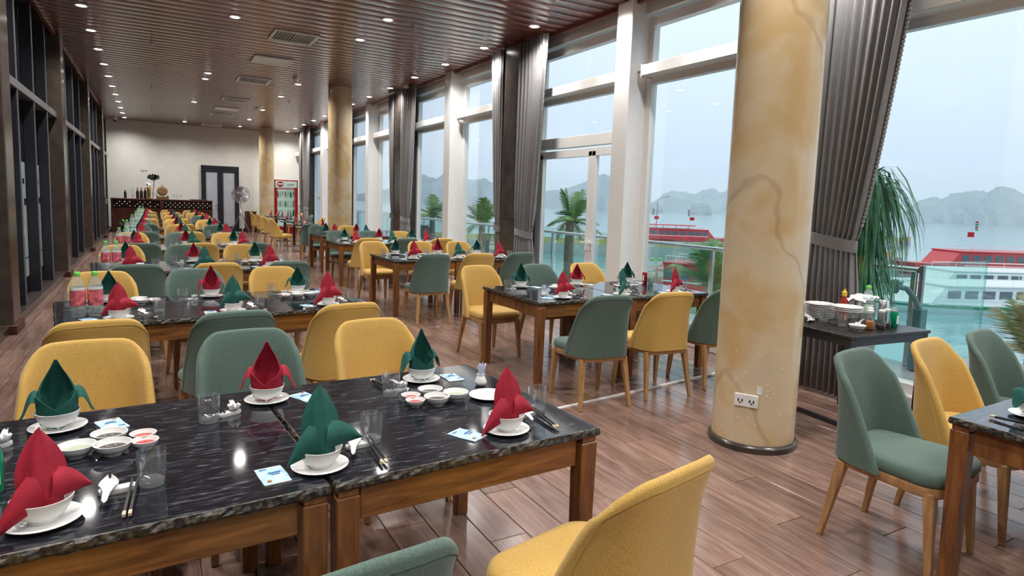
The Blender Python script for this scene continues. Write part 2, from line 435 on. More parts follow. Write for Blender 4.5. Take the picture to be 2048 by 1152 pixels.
# ------------------------------------------------------------------ the room
X0, X1, Y0, Y1, ZC = -1.62, 5.46, -5.0, 28.6, 4.1
floor = struct(obj('floor', MB().box(((X0 + X1) / 2, (Y0 + Y1) / 2, -0.06), (X1 - X0, Y1 - Y0, 0.1)).mesh('floor', 'floor_gap')),
               'brown laminate plank floor of the dining room')
PW, PL = 0.196, 1.22
pm = cached('plank', lambda: MB().box((0, 0, -0.005), (PW - 0.004, PL - 0.004, 0.010)).mesh('plank', 'floor', bevel=0.0015))
n_col = int((X1 - X0) / PW) + 1
spots = []
for i in range(n_col):
    off = (i * 0.37 * PL) % PL
    for j in range(-5, 24):
        y = j * PL + off
        x = X0 + PW / 2 + i * PW
        if x + PW / 2 > X1 - 0.02 or y - PL / 2 < Y0 or y + PL / 2 > Y1: continue
        spots.append((x, y))
def vis(p):
    c = Vector((p[0], p[1], -CAM_H)); z = c.dot(f_)
    if z < 0.6: return 0
    u = c.dot(r_) / z * 1280 + 1060; w = c.dot(d_) / z * 1280 + 542
    return 1.0 / (z * z) if (-80 < u < 2130 and w < 1230) else 0
spots.sort(key=vis, reverse=True)
for x, y in spots[:300]:
    obj('plank', pm, floor, (x, y, 0.0))
rest = MB()
for x, y in spots[300:]:
    rest.box((x, y, -0.005), (PW - 0.004, PL - 0.004, 0.010))
stuff(obj('far_planks', rest.mesh('far_planks', 'floor'), floor))
# metal strip set in the floor
tag(obj('floor_strip', MB().bar((2.2, 3.95, 0.003), (5.2, 4.34, 0.003), 0.03, h0=0.006).mesh('floor_strip', 'white_frame')),
    'thin pale metal strip running across the floor near the windows', 'floor strip')

ceiling = struct(obj('ceiling', MB().box(((X0 + X1) / 2, (Y0 + Y1) / 2, ZC + 0.06), (X1 - X0, Y1 - Y0, 0.08)).mesh('ceiling', 'slat_gap')),
                 'dark red-brown slatted ceiling')
SP = 0.24
def slat_mesh():
    b = MB(); h = 5.2 + 1.36; w = SP - 0.018
    pr = [(-w / 2, 0.02), (-w / 2 + 0.004, 0.004), (-w / 2 + 0.016, 0.0), (w / 2 - 0.016, 0.0), (w / 2 - 0.004, 0.004), (w / 2, 0.02)]
    vs = [(sx * h / 2, y, z) for sx in (-1, 1) for (y, z) in pr]
    n = len(pr)
    b.add(vs, [(i, i + 1, n + i + 1, n + i) for i in range(n - 1)] + [tuple(range(n)), tuple(reversed(range(n, 2 * n)))])
    return b.mesh('ceiling_slat', 'slat', smooth=40)
sm = slat_mesh()
for j in range(int((Y1 - Y0) / SP)):
    obj('slat', sm, ceiling, ((5.2 - 1.36) / 2, Y0 + SP / 2 + j * SP, ZC))
# edge trim strips of the ceiling
struct(obj('trim_1', box_mesh('trim', (0.06, Y1 - Y0, 0.07), 'slat'), loc=(5.2, (Y0 + Y1) / 2, ZC - 0.015)), 'dark wooden edge trim of the ceiling along the windows')
struct(obj('trim_2', box_mesh('trim', (0.05, Y1 - Y0, 0.06), 'slat'), loc=(-1.36, (Y0 + Y1) / 2, ZC - 0.01)), 'dark wooden edge trim of the ceiling along the glass partition')

wall_far = struct(obj('wall_far', box_mesh('wall_far', (X1 - X0 + 0.4, 0.12, ZC + 0.2), 'white_wall', c=(0, 0, (ZC + 0.2) / 2 - 0.1)), loc=((X0 + X1) / 2, Y1 + 0.06, 0)), 'off-white plastered end wall')
struct(obj('wall_back', box_mesh('wall_back', (X1 - X0 + 0.4, 0.12, ZC + 0.2), 'white_wall', c=(0, 0, (ZC + 0.2) / 2 - 0.1)), loc=((X0 + X1) / 2, Y0 - 0.06, 0)), 'off-white wall behind the viewer')
struct(obj('baseboard_far', box_mesh('baseboard_far', (6.6, 0.03, 0.12), 'dark_stone'), loc=(1.9, Y1 - 0.015, 0.06)), 'dark skirting under the end wall')

# ---- left: dark glass partition with deep fins
wall_left = struct(obj('wall_left', MB().box((-1.72, (Y0 + Y1) / 2, ZC / 2), (0.06, Y1 - Y0, ZC + 0.1)).mesh('wall_left', 'dark_pane')), 'dark glazed partition with deep charcoal fins')
LPOSTS = [-2.0, 3.3, 8.65, 13.8, 19.2, 24.4]
post_m = MB().box((0.04, 0, 2.05), (0.30, 0.42, 4.1)).mesh('post', 'bronze', bevel=0.01)
shoe_m = MB().box((0.04, 0, 0.05), (0.36, 0.48, 0.10)).mesh('post_shoe', 'bar_wood', bevel=0.008)
fin_m = MB().box((0, 0, 2.0), (0.13, 0.09, 4.0)).mesh('fin', 'dark_metal', bevel=0.004)
edge_m = MB().box((0, 0, 2.0), (0.012, 0.022, 3.98)).mesh('fin_edge', 'grey_metal')
for i, py in enumerate(LPOSTS):
    p = obj('post', post_m, wall_left, (-1.47, py, 0)); obj('post_shoe', shoe_m, p)
    y1 = LPOSTS[i + 1] if i + 1 < len(LPOSTS) else Y1
    n = 3 if y1 - py > 3 else 2
    stp = (y1 - py) / (n + 1)
    for k in range(1, n + 1):
        fo = obj('fin', fin_m, wall_left, (-1.435, py + stp * k, 0)); obj('fin_edge', edge_m, fo, (0.066, -0.036, 0))
    if y1 - py > 0.6:
        obj('transom', MB().box((0, 0, 0), (0.20, y1 - py - 0.42, 0.10)).mesh('transom', 'grey_metal', bevel=0.004), wall_left, (-1.46, (py + y1) / 2, 2.76))
        obj('sill', MB().box((0, 0, 0), (0.36, y1 - py - 0.42, 0.09)).mesh('sill', 'dark_stone', bevel=0.004), wall_left, (-1.50, (py + y1) / 2, 0.045))
        for k in range(n + 1):
            yc = py + stp * (k + 0.5)
            obj('pane', MB().box((0, 0, 0), (0.012, stp - 0.10, 2.55)).mesh('pane', 'dark_pane'), wall_left, (-1.505, yc, 1.40))
            obj('pane', MB().box((0, 0, 0), (0.012, stp - 0.10, 1.2)).mesh('pane', 'dark_pane'), wall_left, (-1.505, yc, 3.45))
            if i == 2 and k < 3:
                fm = MB().box((0, 0, 0), (0.004, stp * 0.86, 1.55)).mesh('frosted_film', 'frost')
                f0 = obj('frosted_film', fm, wall_left, (-1.496, yc, 1.10))
                for q in range(4):
                    obj('dark_square', MB().box((0, 0, 0), (0.004, 0.13, 0.07)).mesh('dark_square', 'dark_pane'), f0, (0.002, -0.40 + 0.26 * q, 0.52))
                    obj('dark_square', MB().box((0, 0, 0), (0.004, 0.15, 0.09)).mesh('dark_square', 'dark_pane'), f0, (0.002, -0.32 + 0.26 * q, 0.24))
                ring = MB(); pts = [(0.003, 0.13 * cos(a), 0.17 * sin(a)) for a in [pi * 2 * t / 20 for t in range(16)]]
                ring.tube(pts, 0.012, 5)
                obj('film_motif', ring.mesh('film_motif', 'white_frame', smooth=60), f0, (0.002, 0.1, -0.20))
                obj('film_line', MB().box((0, 0, 0), (0.004, stp * 0.86, 0.012)).mesh('film_line', 'dark_pane'), f0, (0.002, 0, -0.52))
# light switch on a fin far down the partition
tag(obj('wall_switch', MB().box((0, 0, 0), (0.012, 0.09, 0.16)).mesh('wall_switch', 'can_white', bevel=0.003), loc=(-1.248, 24.45, 1.15)), 'small white switch plate on the last dark post', 'switch')

# ---- right: tall windows with white mullions, dark columns, balcony behind
DCOLS = [-1.8, 4.02, 9.3, 14.85, 20.4, 25.95]
MULL = [0.95, 6.55, 12.1, 17.65, 23.2]
XG = 5.43
mul_m = MB().box((0, 0, 2.05), (0.34, 0.30, 4.1)).mesh('mullion', 'white_frame', bevel=0.006)
wall_right = struct(obj('wall_right', MB().box((XG + 0.01, (Y0 + Y1) / 2, 0.06), (0.30, Y1 - Y0, 0.12)).mesh('wall_right', 'white_frame', bevel=0.01)), 'white window wall along the sea side')
obj('head_beam', MB().box((XG, (Y0 + Y1) / 2, 4.04), (0.22, Y1 - Y0, 0.18)).mesh('head_beam', 'white_frame'), wall_right)
for y in MULL: obj('mullion', mul_m, wall_right, (5.28, y, 0))
dc_m = MB().box((0, 0, 2.05), (0.46, 0.62, 4.1)).mesh('dark_column', 'dark_stone', bevel=0.008)
for i, y in enumerate(DCOLS):
    c = struct(obj('window_column', dc_m, None, (5.26, y, 0)), 'dark stone-clad square column between two windows')
    obj('joint', MB().box((-0.231, 0, 1.30), (0.004, 0.60, 0.008)).mesh('joint', 'black'), c)
edges = sorted([(y, 0.31) for y in DCOLS] + [(y, 0.15) for y in MULL])
bays = []
for (ya, ha), (yb, hb) in zip(edges[:-1], edges[1:]): bays.append((ya + ha, yb - hb))
bays.append((25.95 + 0.31, Y1))
bays.insert(0, (Y0, -1.8 - 0.31))
for bi, (ya, yb) in enumerate(bays):
    yc, w = (ya + yb) / 2, yb - ya
    door = ya < 7.5 < yb
    win = struct(obj('window_%d' % (bi + 1), MB().box((XG, yc, 3.86), (0.10, w, 0.12)).mesh('window_head', 'white_frame', bevel=0.004)),
                 'tall white framed window with glazed double door' if door else 'tall white framed window pane looking over the bay')
    for s in (-1, 1):
        obj('side_frame', MB().box((0, 0, 0), (0.10, 0.10, 3.7)).mesh('side_frame', 'white_frame', bevel=0.004), win, (XG, yc + s * (w / 2 - 0.05), 1.97))
    obj('transom_beam', MB().box((0, 0, 0), (0.20, w - 0.22, 0.13)).mesh('transom_beam', 'white_frame', bevel=0.006), win, (5.30, yc, 3.24))
    obj('transom', MB().box((0, 0, 0), (0.09, w, 0.10)).mesh('window_transom', 'white_frame', bevel=0.004), win, (XG, yc, 3.15))
    obj('conduit', MB().tube([(5.24, ya + 0.01, 3.24), (5.24, yb - 0.01, 3.24)], 0.014, 8).mesh('conduit', 'grey_metal', smooth=50), win)
    for s in (-1, 1):
        obj('bracket', MB().box((0, 0, 0), (0.17, 0.012, 0.16)).mesh('bracket', 'white_frame'), win, (5.29, yc + s * (w / 2 - 0.10), 3.24))
    obj('pane', MB().box((0, 0, 0), (0.010, w - 0.18, 0.62)).mesh('pane', 'pane'), win, (XG, yc, 3.51))
    if not door:
        obj('sill', MB().box((0, 0, 0), (0.14, w, 0.08)).mesh('window_sill', 'white_frame', bevel=0.004), win, (XG, yc, 0.16))
        obj('pane', MB().box((0, 0, 0), (0.010, w - 0.18, 2.94)).mesh('pane', 'pane'), win, (XG, yc, 1.64))
    else:
        obj('pane', MB().box((0, 0, 0), (0.010, w - 0.18, 0.52)).mesh('pane', 'pane'), win, (XG, yc, 2.82))
        obj('door_head', MB().box((0, 0, 0), (0.12, w, 0.16)).mesh('door_head', 'white_frame', bevel=0.004), win, (XG, yc, 2.50))
        ym = 7.48
        for (a, b2) in ((ya + 0.10, ym), (ym, yb - 0.10)):
            leaf = obj('door_leaf', MB().box((0, 0, 2.33), (0.07, b2 - a, 0.11)).mesh('door_leaf', 'white_frame'), win, (XG - 0.02, (a + b2) / 2, 0))
            hw = (b2 - a) / 2
            obj('rail', MB().box((0, 0, 0), (0.07, b2 - a, 0.16)).mesh('door_rail', 'white_frame'), leaf, (0, 0, 0.22))
            for s in (-1, 1):
                obj('stile', MB().box((0, 0, 0), (0.07, 0.085, 2.2)).mesh('door_stile', 'white_frame', bevel=0.003), leaf, (0, s * (hw - 0.043), 1.24))
            obj('pane', MB().box((0, 0, 0), (0.010, b2 - a - 0.16, 1.98)).mesh('pane', 'pane'), leaf, (0, 0, 1.28))
            s = 1 if a < 7 else -1
            obj('handle', MB().box((-0.05, s * (hw - 0.045), 1.0), (0.025, 0.03, 0.14)).box((-0.065, s * (hw - 0.09), 1.04), (0.02, 0.11, 0.02)).mesh('door_handle', 'white_frame', bevel=0.003), leaf)

# ---- round marble columns
def marble_column(x, y, r, label, socket=False):
    t = thing('marble_column', label, 'column', (x, y, 0), 0.0, 'round marble columns')
    obj('shaft', MB().lathe([(r, 0.0), (r, 4.1)], 56).mesh('shaft', 'marble', smooth=40), t)
    obj('base_ring', MB().lathe([(r + 0.004, 0.0), (r + 0.022, 0.0), (r + 0.022, 0.035), (r + 0.010, 0.048), (r, 0.05)], 56, cap0=False, cap1=False).mesh('base_ring', 'dark_stone', smooth=40), t)
    if socket:
        a = atan2(-y, -x) + 0.12
        px, py = (r + 0.004) * cos(a - 0.30), (r + 0.004) * sin(a - 0.30)
        so = obj('socket_plate', MB().box((0, 0, 0), (0.012, 0.15, 0.085)).mesh('socket_plate', 'can_white', bevel=0.004), t, (px, py, 0.345), (0, 0, a - 0.30))
        for q in (-1, 1):
            obj('socket_holes', MB().box((0, -0.012, 0), (0.004, 0.008, 0.018)).box((0, 0.012, 0), (0.004, 0.008, 0.018)).box((0, 0, -0.016), (0.004, 0.010, 0.008)).mesh('socket_holes', 'black'), so, (0.006, q * 0.036, 0))
        px, py = (r + 0.001) * cos(a - 0.02), (r + 0.001) * sin(a - 0.02)
        obj('plaster_patch', MB().box((0, 0, 0), (0.003, 0.03, 0.05)).mesh('plaster_patch', 'can_white'), t, (px, py, 0.42), (0, 0, a - 0.02))
        for q in range(16):
            aa = a + rnd.uniform(-0.7, 0.8); zz = rnd.uniform(0.15, 0.75)
            obj('chip', cached('chip', lambda: MB().box((0, 0, 0), (0.002, 0.012, 0.006)).mesh('chip', 'can_white')), t, (r * cos(aa), r * sin(aa), zz), (rnd.uniform(-0.6, 0.6), 0, aa))
    return t
marble_column(3.55, 2.90, 0.272, 'large round cream marble column in front with a wall socket', True)
marble_column(3.87, 15.6, 0.275, 'round cream marble column halfway down the room')
marble_column(3.92, 27.3, 0.275, 'farthest round marble column, beside the red drinks fridge')

# ------------------------------------------------------------------ curtains
def curtain(yl_top, yl_tie, yt, z_tie, x, mat, label, pleats=9, group='grey window curtains'):
    """yl_* leading edge at top / at the tie, yt trailing edge"""
    t = thing('curtain', label, 'curtain', (x, yt, 0), 0, group)
    zs = [0.03, 0.3, 0.7, 1.0, z_tie - 0.08, z_tie, z_tie + 0.08, z_tie + 0.35, z_tie + 0.8, 2.6, 3.1, 3.6, 4.06]
    n = pleats * 8
    def lead(z):
        if z >= z_tie:
            q = (z - z_tie) / (4.06 - z_tie)
            return yl_tie + (yl_top - yl_tie) * (q ** 0.75)
        q = (z_tie - z) / z_tie
        return yl_tie + (yl_tie - yt) * 0.25 * sin(q * pi * 0.5)
    rows = []
    for z in zs:
        yl = lead(z); pinch = math.exp(-((z - z_tie) / 0.16) ** 2)
        amp = 0.045 * (1 - 0.55 * pinch)
        rows.append([(amp * sin(2 * pi * pleats * s + 0.6 * sin(5 * s)) * (0.4 + 0.6 * abs(cos(2.3 * s + z * 0.2))), (yl - yt) * (1 - s), z) for s in [k / n for k in range(n + 1)]])
    obj('cloth', MB().grid(rows).mesh('cloth', mat, smooth=180, solid=0.004), t)
    yy = lead(z_tie) - yt
    ring = []
    for zz, g in ((-0.05, 1.0), (0.05, 1.0)):
        ring.append([(0.075 * cos(a), yy / 2 + (abs(yy) / 2 + 0.012) * sin(a), z_tie + zz + 0.03 * sin(a)) for a in [2 * pi * k / 28 for k in range(28)]])
    obj('tieback', MB().rings(ring, False, False).mesh('tieback', mat, smooth=60, solid=0.006), t)
    fr = MB(); zc = z_tie + 0.15
    while zc < 4.05:
        fr.lathe([(0.0, -0.004), (0.015, -0.003), (0.015, 0.003), (0.0, 0.004)], 6, (0, 0, 0), False, False)
        for q in range(len(fr.v) - 24, len(fr.v)):
            vx, vy, vz = fr.v[q]; fr.v[q] = (vz, lead(zc) - yt + vy, zc + vx)
        zc += 0.034
    obj('scallop_trim', fr.mesh('scallop_trim', 'fringe', smooth=60), t)
    return t
curtain(2.84, 3.20, 3.62, 1.34, 5.02, 'curtain', 'tall grey tied-back curtain just behind the front marble column', 9)
curtain(8.25, 8.52, 9.02, 1.10, 5.04, 'curtain', 'grey tied-back curtain beside the glazed double door', 8)
curtain(10.05, 9.72, 9.56, 1.15, 5.04, 'curtain', 'narrow grey curtain on the far side of the second dark column', 5)
curtain(13.75, 14.05, 14.55, 1.10, 5.04, 'curtain_light', 'pale grey tied-back curtain at the third dark column', 7)
curtain(15.6, 15.25, 15.12, 1.15, 5.04, 'curtain', 'dark curtain edge on the far side of the third dark column', 5)
curtain(19.4, 19.7, 20.1, 1.10, 5.04, 'curtain_light', 'pale curtain half hidden behind the middle marble column', 6)
curtain(24.8, 25.2, 25.65, 1.10, 5.04, 'curtain_light', 'pale tied-back curtain near the far end of the windows', 7)
curtain(26.8, 26.5, 26.22, 1.10, 5.04, 'curtain', 'last curtain by the end wall, right of the fridge', 5)

# ------------------------------------------------------------------ ceiling fittings
ring_m = MB().lathe([(0.060, 0.0), (0.062, -0.006), (0.085, -0.008), (0.088, 0.0)], 20, cap0=False, cap1=False).mesh('trim_ring', 'white_frame', smooth=40)
lens_m = MB().lathe([(0.060, -0.003), (0.045, -0.010), (0.0, -0.013)], 20, cap0=False, cap1=False).mesh('lens', 'lens', smooth=60)
lamp_d = bpy.data.lights.new('downlight_lamp', 'SPOT')
lamp_d.energy = LAMP_W; lamp_d.spot_size = radians(148); lamp_d.spot_blend = 1.0; lamp_d.shadow_soft_size = 0.06; lamp_d.color = (1.0, 0.965, 0.92)
def downlight(x, y, label, group):
    t = thing('downlight', label, 'downlight', (x, y, ZC), 0, group)
    obj('trim_ring', ring_m, t); obj('lens', lens_m, t)
    l = bpy.data.objects.new('bulb', lamp_d); COL.objects.link(l); l.parent = t; l.location = (0, 0, -0.03)
ORDN = ['first', 'second', 'third', 'fourth', 'fifth', 'sixth', 'seventh', 'eighth', 'ninth', 'tenth', 'eleventh', 'twelfth', 'thirteenth', 'fourteenth', 'fifteenth', 'sixteenth', 'seventeenth', 'eighteenth', 'nineteenth', 'twentieth', 'twenty-first']
yy = -3.4 + 19 * 1.63; kk = 0
while yy > -3.5:
    downlight(-0.80, yy, '%s ceiling downlight from the end wall, row along the dark partition' % ORDN[kk], 'downlights along the partition')
    downlight(4.78, yy + 0.2, '%s ceiling downlight from the end wall, row along the windows' % ORDN[kk], 'downlights along the windows')
    yy -= 1.63; kk += 1
for q_, y in enumerate((-1.0, 1.9, 5.2, 10.5, 15.72, 16.55, 21.0, 27.2)):
    downlight(1.09, y, '%s ceiling downlight from the end wall, sparse row left of vents' % ORDN[7 - q_], 'downlights left of the vents')
for q_, y in enumerate((-0.6, 2.4, 5.6, 9.22, 10.65, 15.76, 18.05, 21.3, 24.4, 27.2)):
    downlight(2.95, y, '%s ceiling downlight from the end wall, sparse row right of vents' % ORDN[9 - q_], 'downlights right of the vents')

def vent(y, label, louvred=True):
    t = thing('ceiling_vent' if louvred else 'ceiling_panel', label, 'vent' if louvred else 'panel', (2.02, y, ZC), 0, 'ceiling vents' if louvred else None)
    w, d = 0.68, 0.74
    fr = MB()
    for s in (-1, 1):
        fr.box((s * (w / 2 - 0.02), 0, -0.012), (0.04, d, 0.024)); fr.box((0, s * (d / 2 - 0.02), -0.012), (w - 0.08, 0.04, 0.024))
    obj('frame', fr.mesh('vent_frame', 'white_frame', bevel=0.003), t)
    if louvred:
        obj('duct', MB().box((0, 0, 0.0), (w - 0.08, d - 0.08, 0.004)).mesh('duct', 'black'), t)
        sl = cached('louvre', lambda: MB().bar((0, -0.33, -0.012), (0, 0.33, -0.012), 0.010, h0=0.020).mesh('louvre', 'white_frame'))
        for k in range(15):
            x = -0.28 + k * 0.04
            obj('louvre', sl, t, (x, 0, 0), (0, 0.75 if x < 0 else -0.75, 0))
    else:
        obj('cover', MB().box((0, 0, -0.008), (w - 0.08, d - 0.08, 0.014)).mesh('cover', 'white_frame'), t)
vent(11.17, 'nearest louvred white air vent in the ceiling')
vent(13.4, 'plain white access panel in the ceiling between two vents', False)
vent(15.9, 'second louvred air vent in the ceiling')
vent(19.6, 'third louvred air vent in the ceiling')
vent(21.9, 'plain white access panel farther down the ceiling', False)
vent(23.6, 'fourth louvred air vent in the ceiling')
vent(27.6, 'last louvred air vent in the ceiling by the end wall')
spr_m = MB().lathe([(0.03, 0.0), (0.03, -0.008), (0.009, -0.010), (0.009, -0.045), (0.022, -0.050), (0.022, -0.055), (0.0, -0.056)], 12).mesh('sprinkler', 'chrome', smooth=40)
for (x, y, l) in ((0.05, 13.2, 'sprinkler head in the near ceiling, left of the vents'), (0.05, 19.0, 'sprinkler head midway down the ceiling, left side'), (3.4, 9.4, 'sprinkler head in the near ceiling close to the windows'), (0.05, 24.2, 'sprinkler head far down the ceiling, left side'), (3.3, 18.9, 'sprinkler head in the ceiling right of the third vent'), (3.75, 14.6, 'sprinkler head in front of the middle marble column')):
    tag(obj('sprinkler_head', spr_m, None, (x, y, ZC)), l, 'sprinkler', 'ceiling sprinklers')
det_m = MB().lathe([(0.055, 0.0), (0.055, -0.02), (0.042, -0.035), (0.042, -0.05), (0.02, -0.058), (0.0, -0.058)], 18).mesh('smoke_detector', 'white_frame', smooth=40)
for (x, y, l) in ((2.75, 15.0, 'white smoke detector beside the second ceiling vent'), (2.75, 20.9, 'white smoke detector right of the third ceiling vent'), (2.85, 27.0, 'white smoke detector beside the last ceiling vent')):
    tag(obj('smoke_detector', det_m, None, (x, y, ZC)), l, 'smoke detector', 'smoke detectors')
def cctv(x, y, label):
    t = thing('dome_camera', label, 'security camera', (x, y, ZC), 0, 'dome cameras')
    obj('housing', MB().lathe([(0.06, 0.0), (0.07, -0.03), (0.07, -0.07), (0.06, -0.085)], 20).mesh('housing', 'white_frame', smooth=40), t)
    obj('dome', MB().lathe([(0.055, -0.085), (0.05, -0.12), (0.03, -0.145), (0.0, -0.15)], 20, cap0=False, cap1=False).mesh('dome', 'black', smooth=60), t)
cctv(4.95, 14.1, 'white dome security camera above the third curtain')
cctv(-1.1, 27.9, 'white dome security camera in the far left ceiling corner')

# ------------------------------------------------------------------ dining chair (faces -y)
def chair_meshes(fab):
    out = {}
    ol = rounded_rect(0.245, 0.245, 0.090, 7, 0.210)
    ol = [(x, y - (0.028 * (1 - (x / 0.26) ** 2) if y < 0 else 0)) for x, y in ol]
    def ring(s, z, dome=0.0): return [(x * s, (y) * s, z) for x, y in ol]
    out['seat'] = MB().rings([ring(0.955, 0.416), ring(1.0, 0.426), ring(1.004, 0.445), ring(0.985, 0.466), ring(0.93, 0.480), ring(0.80, 0.487), ring(0.5, 0.491), ring(0.2, 0.492)]).mesh('seat', fab, smooth=70)
    out['seat_frame'] = MB().rings([ring(0.90, 0.372), ring(0.975, 0.372), ring(0.995, 0.380), ring(0.995, 0.412), ring(0.96, 0.418)]).mesh('seat_frame', 'oak', smooth=35)
    legs = []
    for sx in (-1, 1):
        legs.append(MB().bar((sx * 0.208, -0.205, 0.392), (sx * 0.226, -0.238, 0.0), 0.052, 0.028, 0.046, 0.026, up=(0, 1, 0)).mesh('leg', 'oak', bevel=0.004))
        legs.append(MB().bar((sx * 0.188, 0.190, 0.392), (sx * 0.222, 0.258, 0.0), 0.048, 0.028, 0.046, 0.026, up=(0, 1, 0)).mesh('leg', 'oak', bevel=0.004))
    out['legs'] = legs
    # upholstered shell: outer and inner skin with a rounded rim
    NU, NV = 24, 12
    T = 0.040
    def P(u, v, off):
        # u -1..1, v 0..1; off 0 outer .. 1 inner
        a = abs(u)
        c_ = max(0.0, (a - 0.60) / 0.40); zt = 0.885 - 0.012 * a * a - 0.105 * (1 - sqrt(max(0.0, 1 - c_ * c_)))
        z = 0.405 + v * (zt - 0.405)
        q = (z - 0.405) / 0.48
        w = 0.260 - 0.018 * q - 0.020 * q * q
        wrap = 0.205 * (1 - q) ** 0.85 + 0.035
        th = (T * (1.15 - 0.35 * q)) * off
        yb = 0.256 + 0.055 * q - 0.010 * sin(pi * q)
        x = w * u * (1 - 0.0 * a)
        ex = 7.0 - 3.4 * min(1.0, q * 1.3)
        y = yb - wrap * a ** ex
        # normal in plan
        dy = -wrap * ex * a ** (ex - 1) * (1 if u >= 0 else -1) / w
        L = sqrt(1 + dy * dy); nx, ny = -dy / L, 1 / L
        return Vector((x - nx * th, y - ny * th, z))
    us = [-1 + 2 * i / NU for i in range(NU + 1)]
    us = [(1 if u >= 0 else -1) * sin(abs(u) * pi / 2) for u in us]
    vs = [i / NV for i in range(NV + 1)]
    b = MB()
    outer = [[P(u, v, 0) for u in us] for v in vs]; inner = [[P(u, v, 1) for u in us] for v in vs]
    b.grid(outer); b.grid([list(reversed(r)) for r in inner])
    # rim strip: left side up, over the top, right side down
    path = [(us[0], v) for v in vs[:-1]] + [(u, 1.0) for u in us] + [(us[-1], v) for v in reversed(vs[:-1])]
    strip = []
    cen = Vector((0, 0.1, 0.55))
    for off in (0.0, 0.2, 0.5, 0.8, 1.0):
        row = []
        for (u, v) in path:
            p = P(u, v, off); bul = 0.017 * sin(pi * off)
            d = Vector((0, 0, 0))
            if v >= 0.999: d += Vector((0, 0, 1)) * (1 if abs(u) < 0.95 else 0.6)
            if abs(u) > 0.999: d += Vector((0.35 * (1 if u > 0 else -1), -1, 0)) * (1 if v < 0.95 else 0.6)
            row.append(p + d * bul)
        strip.append(row)
    b.grid(strip)
    bot = [[P(u, 0.0, o) for u in us] for o in (0.0, 1.0)]
    b.grid(bot)
    me = b.mesh('backrest', fab)
    bm = bmesh.new(); bm.from_mesh(me)
    bmesh.ops.remove_doubles(bm, verts=bm.verts[:], dist=0.0006)
    bmesh.ops.recalc_face_normals(bm, faces=bm.faces[:]); bm.to_mesh(me); bm.free()
    me.shade_smooth(); me.set_sharp_from_angle(angle=radians(75))
    out['backrest'] = me
    # stitched seam along the rim on the outside
    sp = [P(u * 0.97, v * 0.965, -0.01) for (u, v) in path]
    out['seam'] = MB().tube(sp, 0.0022, 4).mesh('seam', fab, smooth=60)
    return out
CH = {'yellow': chair_meshes('yellow'), 'green': chair_meshes('green')}
CNAME = {'yellow': 'mustard yellow', 'green': 'sage green'}
def chair(color, x, y, rz, where, group='upholstered dining chairs', detail=True):
    t = thing('dining_chair', '%s upholstered chair%s' % (CNAME[color], where), 'chair', (x, y, 0), rz, group)
    c = CH[color]
    obj('seat', c['seat'], t); b = obj('backrest', c['backrest'], t); obj('seat_frame', c['seat_frame'], t)
    if detail: obj('seam', c['seam'], b)
    for lm in c['legs']: obj('leg', lm, t)
    return t

# ------------------------------------------------------------------ granite table, one unit 1.0 x 1.04
TW, TD, TH = 0.985, 1.04, 0.755
def table_meshes():
    out = {}
    r2 = random.Random(3)
    def rim(ins, z, jit):
        pts = []
        hx, hy = TW / 2 - ins, TD / 2 - ins
        N = 48
        for (ax, ay, bx, by) in ((-hx, -hy, hx, -hy), (hx, -hy, hx, hy), (hx, hy, -hx, hy), (-hx, hy, -hx, -hy)):
            for i in range(N):
                q = i / N; x, y = ax + (bx - ax) * q, ay + (by - ay) * q
                nx, ny = (0, -1) if ay == by and ay < 0 else ((1, 0) if ax == bx and ax > 0 else ((0, 1) if ay == by else (-1, 0)))
                j = r2.uniform(-jit, jit)
                pts.append((x + nx * j, y + ny * j, z + r2.uniform(-jit, jit) * 0.5))
        return pts
    b = MB(); b.cur = 1
    R = [rim(0.006, TH - 0.030, 0.003), rim(0.0, TH - 0.022, 0.004), rim(0.001, TH - 0.010, 0.0045), rim(0.004, TH - 0.0015, 0.002)]
    top = rim(0.008, TH, 0.0)
    b.rings(R + [top], True, False)
    b.cur = 0
    b.add(top, [tuple(range(len(top)))])
    me = b.mesh('tabletop', ['granite', 'granite_edge'], fix=False)
    out['top'] = me
    za = TH - 0.030
    out['ap_x'] = MB().box((0, 0, za - 0.058), (TW - 0.17, 0.024, 0.105)).mesh('apron', 'table_wood', bevel=0.003)
    out['ap_y'] = MB().box((0, 0, za - 0.058), (0.024, TD - 0.17, 0.105)).mesh('apron', 'table_leg_wood', bevel=0.003)
    out['leg'] = MB().box((0, 0, (za - 0.022) / 2), (0.072, 0.072, za - 0.022), taper=0.80).mesh('leg', 'table_leg_wood', bevel=0.004)
    out['cap'] = MB().box((0, 0, 0), (0.062, 0.062, 0.021)).mesh('leg_cap', 'table_leg_wood', bevel=0.002)
    return out
TM = table_meshes()
def table_unit(x, y, rz, label, group='black granite dining tables'):
    t = thing('granite_table', label, 'table', (x, y, 0), rz, group)
    obj('tabletop', TM['top'], t)
    za = TH - 0.030
    for s in (-1, 1):
        obj('apron', TM['ap_x'], t, (0, s * (TD / 2 - 0.045), 0)); obj('apron', TM['ap_y'], t, (s * (TW / 2 - 0.045), 0, 0))
        for q in (-1, 1):
            l = obj('leg', TM['leg'], t, (s * (TW / 2 - 0.043), q * (TD / 2 - 0.043), 0))
            obj('leg_cap', TM['cap'], l, (0, 0, za - 0.011))
    return t

